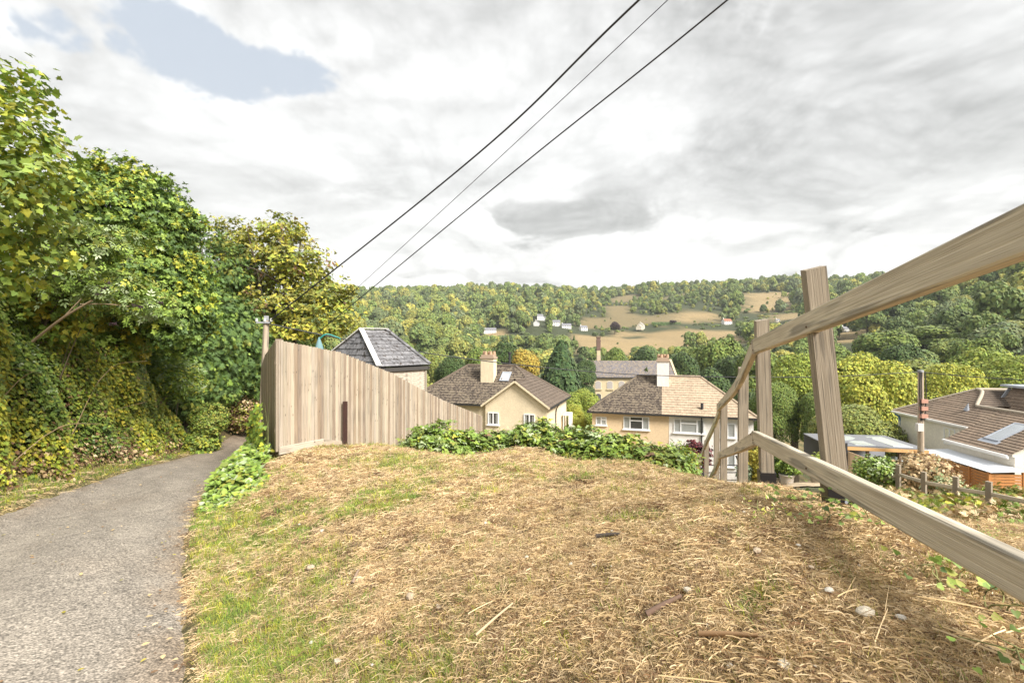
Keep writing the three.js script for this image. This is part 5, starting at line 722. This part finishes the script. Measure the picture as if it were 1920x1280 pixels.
// hillside wood: nearest as single trees, the rest as one mass
{
  const R = rng(777), spots = [], farG = [0, 1, 2, 3].map((i) => crownGeo(300 + i, 560, .22, { lumps: [5, 8, 12, 16][i] })), nearG = [0, 1, 2, 3].map((i) => crownGeo(330 + i, 1700, .13, { lumps: [6, 10, 14, 18][i] })), coneG = crownGeo(310, 420, .2, { shape: 'cone' });
  const cols = [[0.165, 0.222, 0.0581], [0.194, 0.261, 0.0581], [0.253, 0.3, 0.0679], [0.116, 0.165, 0.0465], [0.31, 0.32, 0.0775], [0.174, 0.214, 0.0871], [0.388, 0.369, 0.0775]];
  const add = (px, d, r, h, c, cone = 0) => { const x = (px - 960) / F * d, lim = d < 292 && px > 1062 && px < 1425 ? 650 : d < 405 && px > 885 && px < 1110 ? 629 : d < 515 && px > 1380 && px < 1508 ? 604 : d < 252 && px > 1548 && px < 1660 ? 642 : d < 465 && px > 1060 && px < 1370 ? 622 : 0; if (lim) { const m = EYE - (lim - 640) / F * d - H(x, d) + .8; if (h > m) { const k = Math.max(m, 2.5) / h; r *= Math.max(k, .5); h *= k; } } spots.push({ x, d, px, r, h, c, y: H(x, d) - .8, v: cone ? 4 : Math.floor(R() * 4), rot: R() * 6.28 }); };
  const clearHouse = [[1012, 500], [1050, 452], [1094, 445], [1006, 435], [917, 420], [1202, 440], [1363, 455], [1458, 430], [1583, 300]];
  for (let i = 0; i < 15000; i++) {
    const px = mix(560, 2010, R()), d = Math.sqrt(mix(125 ** 2, 960 ** 2, R())); const x = (px - 960) / F * d, f = fieldAt(x, d); if (f > .25 && R() > .055) continue;
    if (clearHouse.some(([a, b]) => Math.abs(px - a) < 17 && d < b + 12 && d > b - 120)) continue; if (d < 180 && px > 1095 && px < 1270) continue;
    if (R() < .14 * step(1050, 1150, px) * step(1480, 1400, px) * 5 * step(.48, .56, fbm(x * .02, d * .02, 3, 3))) continue;
    const u = f > .25 ? .2 + .4 * R() : 1, scr = step(1060, 1130, px) * step(1400, 1340, px) * step(440, 480, d) * step(800, 740, d), r = (2.1 + 5.2 * Math.pow(R(), 3) + 1.8 * R()) * u * mix(1, .55, scr) * (d < 230 ? .8 : 1); add(px, d, r, r * (1.5 + 1.5 * R()), Math.floor(Math.pow(R(), 1.3) * 7 * .999), R() < .05);
  }
  for (let px = 560; px < 2000; px += 3 + R() * 6) { const t = fbm(px * .02, 3, 1, 3); add(px, 850 + R() * 60, 4 + 3.6 * t * R() * 2, 10 + 12 * R() * t * 1.6, [0, 3, 3, 5, 0][Math.floor(R() * 5)], R() < .08); }
  spots.sort((a, b) => b.h / b.d - a.h / a.d);
  const inView = spots.filter((s) => s.px > 640 && s.px < 1915), single = new Set(inView.slice(0, 290)), fm = cols.map((c) => crownMat(...c));
  const buckets = [[], [], [], [], []];
  for (const s of spots) {
    if (single.has(s)) { const g = thing('hillside_tree', 'broadleaf tree in the wood on the far valley side', 'tree', V(s.x, s.y, -s.d), s.rot, 'trees in the hillside wood'); const c = part('crown', nearG[s.v % 4], fm[s.c], g, V(0, s.h * .1, 0)); c.scale.set(s.r, s.h * .45, s.r); const t = part('trunk', trunkG, bark, g); t.scale.set(s.h * .5, s.h * .6, s.h * .5); }
    else buckets[s.v].push(s);
  }
  const wood2 = new THREE.Group(); wood2.name = 'far_woodland'; scene.add(wood2); tag(wood2, 'far hillside wood of many small round tree crowns', 'woodland', null, 'stuff');
  const white = crownMat(1, 1, 1), q = new THREE.Object3D();
  buckets.forEach((b, v) => { const im = new THREE.InstancedMesh(v === 4 ? coneG : farG[v], white, b.length), ca = new Float32Array(b.length * 3); b.forEach((s, i) => { q.position.set(s.x, s.y, -s.d); q.rotation.set(0, s.rot, 0); q.scale.set(s.r * (v === 4 ? .6 : 1), s.h * .5, s.r * (v === 4 ? .6 : 1)); q.updateMatrix(); im.setMatrixAt(i, q.matrix); const c = cols[s.c], f = .8 + .4 * hash(i, v, 5); ca.set([c[0] * f, c[1] * f, c[2] * f], i * 3); }); im.instanceColor = new THREE.InstancedBufferAttribute(ca, 3); im.name = 'crowns'; im.userData.kind = 'stuff'; shade(im); wood2.add(im); });
}
{ const p = at(1272, 604, 438), g = thing('field_hedge', 'long dark clipped hedge beside the pale stone house', 'hedge', V((1250 - 960) / F * 440, H((1250 - 960) / F * 440, 440) - .5, -440)); const L = new Leaves(320), R = L.R; for (let i = 0; i < 900; i++) L.add(V((R() - .5) * 26, R() * 3, gauss(R) * .8), V(gauss(R), .5, 1), .9, 'dark'); L.build('foliage', G.ovate, LMd, g); }
// ---------------------------------------------------------------- mown grass, straw, stones, sticks
function onGround(px, py) { let a = .6; for (let d = .6; d < 14; d *= 1.03) { const p = at(px, py, d); if (p.y < H(p.x, d)) { let lo = a, hi = d; for (let i = 0; i < 12; i++) { const m = (lo + hi) / 2, q = at(px, py, m); if (q.y < H(q.x, m)) hi = m; else lo = m; } const q = at(px, py, hi); q.y = H(q.x, hi); return q; } a = d; } return at(px, py, 8); }
{
  const blade = (R, len, w, lean, ang, x, z, lie) => { const P = [], I = [], n = 3, dx = Math.cos(ang), dz = Math.sin(ang); for (let i = 0; i <= n; i++) { const t = i / n, h = lie ? .006 + lean * Math.sin(t * 3.1) * .3 : len * t * (1 - .25 * lean * t), o = lie ? len * (t - .5) : len * lean * t * t, k = w * (1 - t * (lie ? .3 : .85)); P.push(x + dx * o - dz * k, h, z + dz * o + dx * k, x + dx * o + dz * k, h + (lie ? .003 : 0), z + dz * o - dx * k); } for (let i = 0; i < n; i++) { const k = i * 2; I.push(k, k + 1, k + 2, k + 1, k + 3, k + 2); } return geoOf(P, I); };
  const tuft = (seed, n, h, sp, w, lean) => { const R = rng(seed), g = []; for (let i = 0; i < n; i++) g.push(blade(R, h * (.5 + .8 * R()), w * (.7 + .6 * R()), lean * (.3 + R()), R() * 6.28, gauss(R) * sp, gauss(R) * sp, false)); return mergeGeometries(g); };
  const mat = (seed, n, len, sp, w) => { const R = rng(seed), g = []; for (let i = 0; i < n; i++) { const b = blade(R, len * (.35 + .9 * R()), w * (.6 + .8 * R()), .005 + .02 * R(), R() * 6.28, gauss(R) * sp, gauss(R) * sp, true); b.rotateX((R() - .5) * .35).rotateZ((R() - .5) * .35).translate(0, R() * .018, 0); g.push(b); } return mergeGeometries(g); };
  const kinds = [['dry_tufts', [tuft(1, 18, .04, .035, .0013, .9), tuft(2, 22, .05, .04, .0012, 1.2)], 40000], ['straw_mat', [mat(3, 26, .04, .05, .0011), mat(4, 22, .065, .055, .001), mat(5, 30, .028, .045, .0013)], 85000], ['green_tufts', [tuft(6, 18, .055, .035, .0018, .7), tuft(7, 14, .045, .03, .0026, 1.1)], 90000], ['clover_leaves', [leaflets([[0, .02, 0, .03, 1.2], [.02, .01, 1.5, .026, 1.0], [-.02, 0, -1.6, .028, 1.1], [.01, -.02, 2.8, .026, 1.2], [-.015, .01, .8, .022, .9]], G.ovate).rotateX(-Math.PI / 2)], 16000]];
  const group = new THREE.Group(); group.name = 'grass'; scene.add(group); tag(group, 'dry mown grass and straw covering the knoll', 'grass', null, 'stuff');
  const R = rng(900), q = new THREE.Object3D(); q.rotation.order = 'YXZ';
  for (const [name, geos, N] of kinds) { const lists = geos.map(() => [[], []]);
    for (let i = 0; i < N; i++) {
      const far = R() < .12, px = mix(-80, 2010, R()), d = .85 * Math.exp(R() * Math.log(12.6 / .85)), x = (px - 960) / F * d; if (inLane(x, d) > (name === 'straw_mat' ? .12 * R() : -.02 - .06 * R())) continue; if (x < -5.5 && d < 14 && inLane(x, d) < -.7) continue;
      const g = greenAt(x, d), s = soilAt(x, d); let c, k = 1;
      if (name === 'green_tufts' || name === 'clover_leaves') { if (R() > g * 1.25 + .03 + (name === 'clover_leaves' ? .02 : 0)) continue; c = pick(R, [['fresh', .45], ['lime', .27], ['olive', .24], ['straw', .04]]); } else if (name === 'dry_tufts') { if (R() < g * .9 || R() < s * .6) continue; c = pick(R, [['straw', .82], ['olive', .1], ['brown', .08]]); } else { if (R() < g * .88 || R() < s * .5) continue; c = pick(R, [['straw', .84], ['brown', .16]]); }
      k = (.8 + .5 * R()) * mix(.62, 1.5, step(1.0, 9, d)); q.position.set(x, H(x, d) - .004, -d); q.rotation.set((R() - .5) * .3, R() * 6.28, (R() - .5) * .3); q.scale.set(k, k * (.6 + .7 * R()) * (name === 'dry_tufts' ? .5 + 1.1 * fbm(x * 2, d * 2, 3, 3) : 1), k); q.updateMatrix(); const L = lists[Math.floor(R() * geos.length)]; L[0].push(...q.matrix.elements); const p = pal[c][Math.floor(R() * 3)], f = .75 + .5 * R(); L[1].push(p[0] * f, p[1] * f, p[2] * f);
    }
    lists.forEach((L, i) => { const n = L[1].length / 3, im = new THREE.InstancedMesh(geos[i], leafMat(.95, .25), n); im.instanceMatrix.array.set(L[0]); im.instanceColor = new THREE.InstancedBufferAttribute(new Float32Array(L[1]), 3); im.name = name; im.userData.kind = 'stuff'; shade(im); group.add(im); });
  }
  // long cut stalks lying about
  const stalk = blade(R, 1, .0006, .015, 0, 0, 0, true), S = 220, im = new THREE.InstancedMesh(stalk, leafMat(.95, .15), S), ca = new Float32Array(S * 3); for (let i = 0; i < S; i++) { const px = mix(400, 1990, Math.pow(R(), .7)), d = .95 * Math.exp(R() * Math.log(5 / .95)), x = (px - 960) / F * d, k = .08 + .2 * R() * R() + .08 * R(); q.position.set(x, H(x, d) + .02 + .02 * R(), -d); q.rotation.set((R() - .5) * .2, R() * 6.28, (R() - .5) * .25); q.scale.set(k, 1, .8 + R()); q.updateMatrix(); im.setMatrixAt(i, q.matrix); const p = pal.straw[i % 3], f = .9 + .5 * R(); ca.set([p[0] * f, p[1] * f, p[2] * f], i * 3); if (inLane(x, d) > 0 || x < -4) { q.scale.set(0, 0, 0); } } im.instanceColor = new THREE.InstancedBufferAttribute(ca, 3); im.name = 'cut_stalks'; im.userData.kind = 'stuff'; shade(im); group.add(im);
  // fallen leaves on the lane and verge
  const L = new Leaves(910), r2 = L.R; for (let i = 0; i < 420; i++) { const d = 1.6 * Math.exp(r2() * Math.log(17 / 1.6)), l = edgeX(LL, d), r = edgeX(LR, d), e = r2() < .4 ? r2() : r2() < .5 ? r2() * .1 : 1 - r2() * .1, x = mix(l, r, e); L.add(V(x, TP(x, d) + .05, -d), V(gauss(r2) * .15, 1, gauss(r2) * .15), .02 + .025 * r2(), pick(r2, [['straw', .5], ['yellow', .15], ['brown', .35]]), 0); } const fo = L.build('fallen_leaves', G.ovate, LM); tag(fo, 'small fallen leaves scattered on the lane', 'fallen leaves', null, 'stuff');
}
{ // stones
  const R = rng(930), st = [0, 1, 2].map((k) => { const g = new THREE.IcosahedronGeometry(1, 3), p = g.attributes.position; for (let i = 0; i < p.count; i++) { const v = V(p.getX(i), p.getY(i), p.getZ(i)), n = .65 + .6 * fbm(v.x * 1.3 + k * 9, v.y * 1.3, v.z * 1.3 + 4, 3) + (vn(v.x * 6, v.y * 6, v.z * 6 + k) - .5) * .12; p.setXYZ(i, v.x * n, v.y * n * .55, v.z * n * .8); } g.computeVertexNormals(); return g; });
  const m = [[.62, .55, .44], [.55, .44, .32], [.66, .62, .55]].map((c) => std({ color: C(...c), map: roughTex(.85, .5, 2, 71), roughness: .95 }));
  const big = [[1625, 1168, 26, 'largest pale stone with brown underside, beside dry tuft under the low rail'], [770, 1128, 15, 'flat pale stone lying alone in straw on the open knoll'], [1555, 1122, 14, 'small white stone above the largest stone'], [1290, 1120, 15, 'pale stone beside the dark broken stick'], [1420, 1044, 13, 'flat grey stone right of the knoll middle'], [1690, 1175, 14, 'pink tan stone right of the largest stone'], [1470, 1265, 22, 'tan stone at the bottom edge of picture'], [582, 1072, 13, 'white stone near green weeds beside the lane'], [1370, 1265, 12, 'small round pale stone at bottom edge left of tan stone'], [632, 1250, 13, 'white stone at bottom edge beside lane verge']];
  big.forEach(([px, py, s, lab], i) => { const p = onGround(px, py), o = solo('stone', st[i % 3], m[i % 3], lab, 'stone', 'loose stones on the knoll', p); const k = s / F * Math.abs(p.z) * .5; o.scale.setScalar(k * 1.35); o.position.y += k * .45 + .022; o.rotation.y = i * 1.7; });
  for (let i = 0; i < 26; i++) { const px = mix(560, 1880, R()), py = mix(930, 1275, R()), p = onGround(px, py), o = solo('pebble', st[i % 3], m[i % 3], 'tiny pale pebble lying in the cut grass', 'pebble', 'pebbles in the cut grass', p); const k = mix(2.5, 5, R()) / F * Math.abs(p.z); o.scale.setScalar(k * 1.2); o.position.y += .028; o.rotation.y = R() * 6; }
  const stick = (a, b, r, c, lab, bend = .02) => { const p = onGround(...a), q = onGround(...b), mid = p.clone().add(q).multiplyScalar(.5).add(V(0, bend, 0)); mid.y = Math.max(mid.y, H(mid.x, -mid.z) + .02); const P = [p.add(V(0, .035, 0)), mid.add(V(0, .02, 0)), q.add(V(0, .04, 0))]; solo('stick', limb(P, r, r * .6, 10, 7), flat(...c), lab, 'stick', 'sticks lying on the ground'); };
  stick([1212, 1168], [1278, 1136], .012, [.16, .10, .07], 'dark broken stick right of the knoll middle'); stick([1312, 1208], [1424, 1216], .009, [.30, .18, .09], 'reddish brown stick near the bottom edge'); stick([892, 1205], [962, 1146], .007, [.55, .42, .26], 'pale forked stalk in the middle of the straw'); stick([1118, 1016], [1162, 1013], .014, [.07, .055, .045], 'short dark charred stick on the far knoll'); stick([660, 1104], [672, 1078], .013, [.28, .2, .14], 'short grey brown stick near the lane verge'); stick([334, 943], [380, 946], .006, [.12, .09, .08], 'thin dark twig on the lane beside the verge', .035);
}
{ // broad leaved weeds by the low rail and on the crest
  const spots = [[1790, 1105, .16, 20, 'heart leafed weed under the low rail'], [1880, 1160, .14, 14, 'large leafed bindweed at right edge under the rail'], [1620, 985, .2, 50, 'leafy green weed at the foot of leaning post'], [1500, 950, .16, 40, 'leafy weed left of leaning post'], [1448, 985, .16, 70, 'pale grass tuft on the crest left of leaning post'], [1560, 985, .16, 30, 'small leafy weed below the leaning post shoe'], [1860, 1010, .26, 50, 'green weeds just beyond the low rail'], [1900, 1240, .12, 16, 'small leafy weed at lower right corner']];
  spots.forEach(([px, py, r, n, lab], i) => { const p = onGround(px, py), g = thing('weed', lab, 'weed', p, 0, 'weeds on the knoll'), L = new Leaves(940 + i), R = L.R; for (let k = 0; k < n; k++) L.add(V(gauss(R) * r, .02 + R() * r * .6, gauss(R) * r * .7), V(gauss(R) * .4, .8, .4 + gauss(R) * .3), .013 + .018 * R() + (i === 1 || i === 0 ? .008 : 0), i === 4 ? pick(R, [['straw', .6], ['lime', .4]]) : pick(R, [['fresh', .6], ['dark', .2], ['ivy', .2]]), i === 4 ? 1.5 : .2); L.build('leaves', i === 4 ? G.narrow : G.heart, LM, g); for (let k = 0; k < 4; k++) part('stem', limb([V(gauss(R) * .03, -.01, 0), V(gauss(R) * r * .5, r * .3, gauss(R) * .05), V(gauss(R) * r, r * .55, gauss(R) * .1)], .003, .0015, 5, 4), flat(.2, .2, .07), g); });
}
renderer.render(scene, camera);
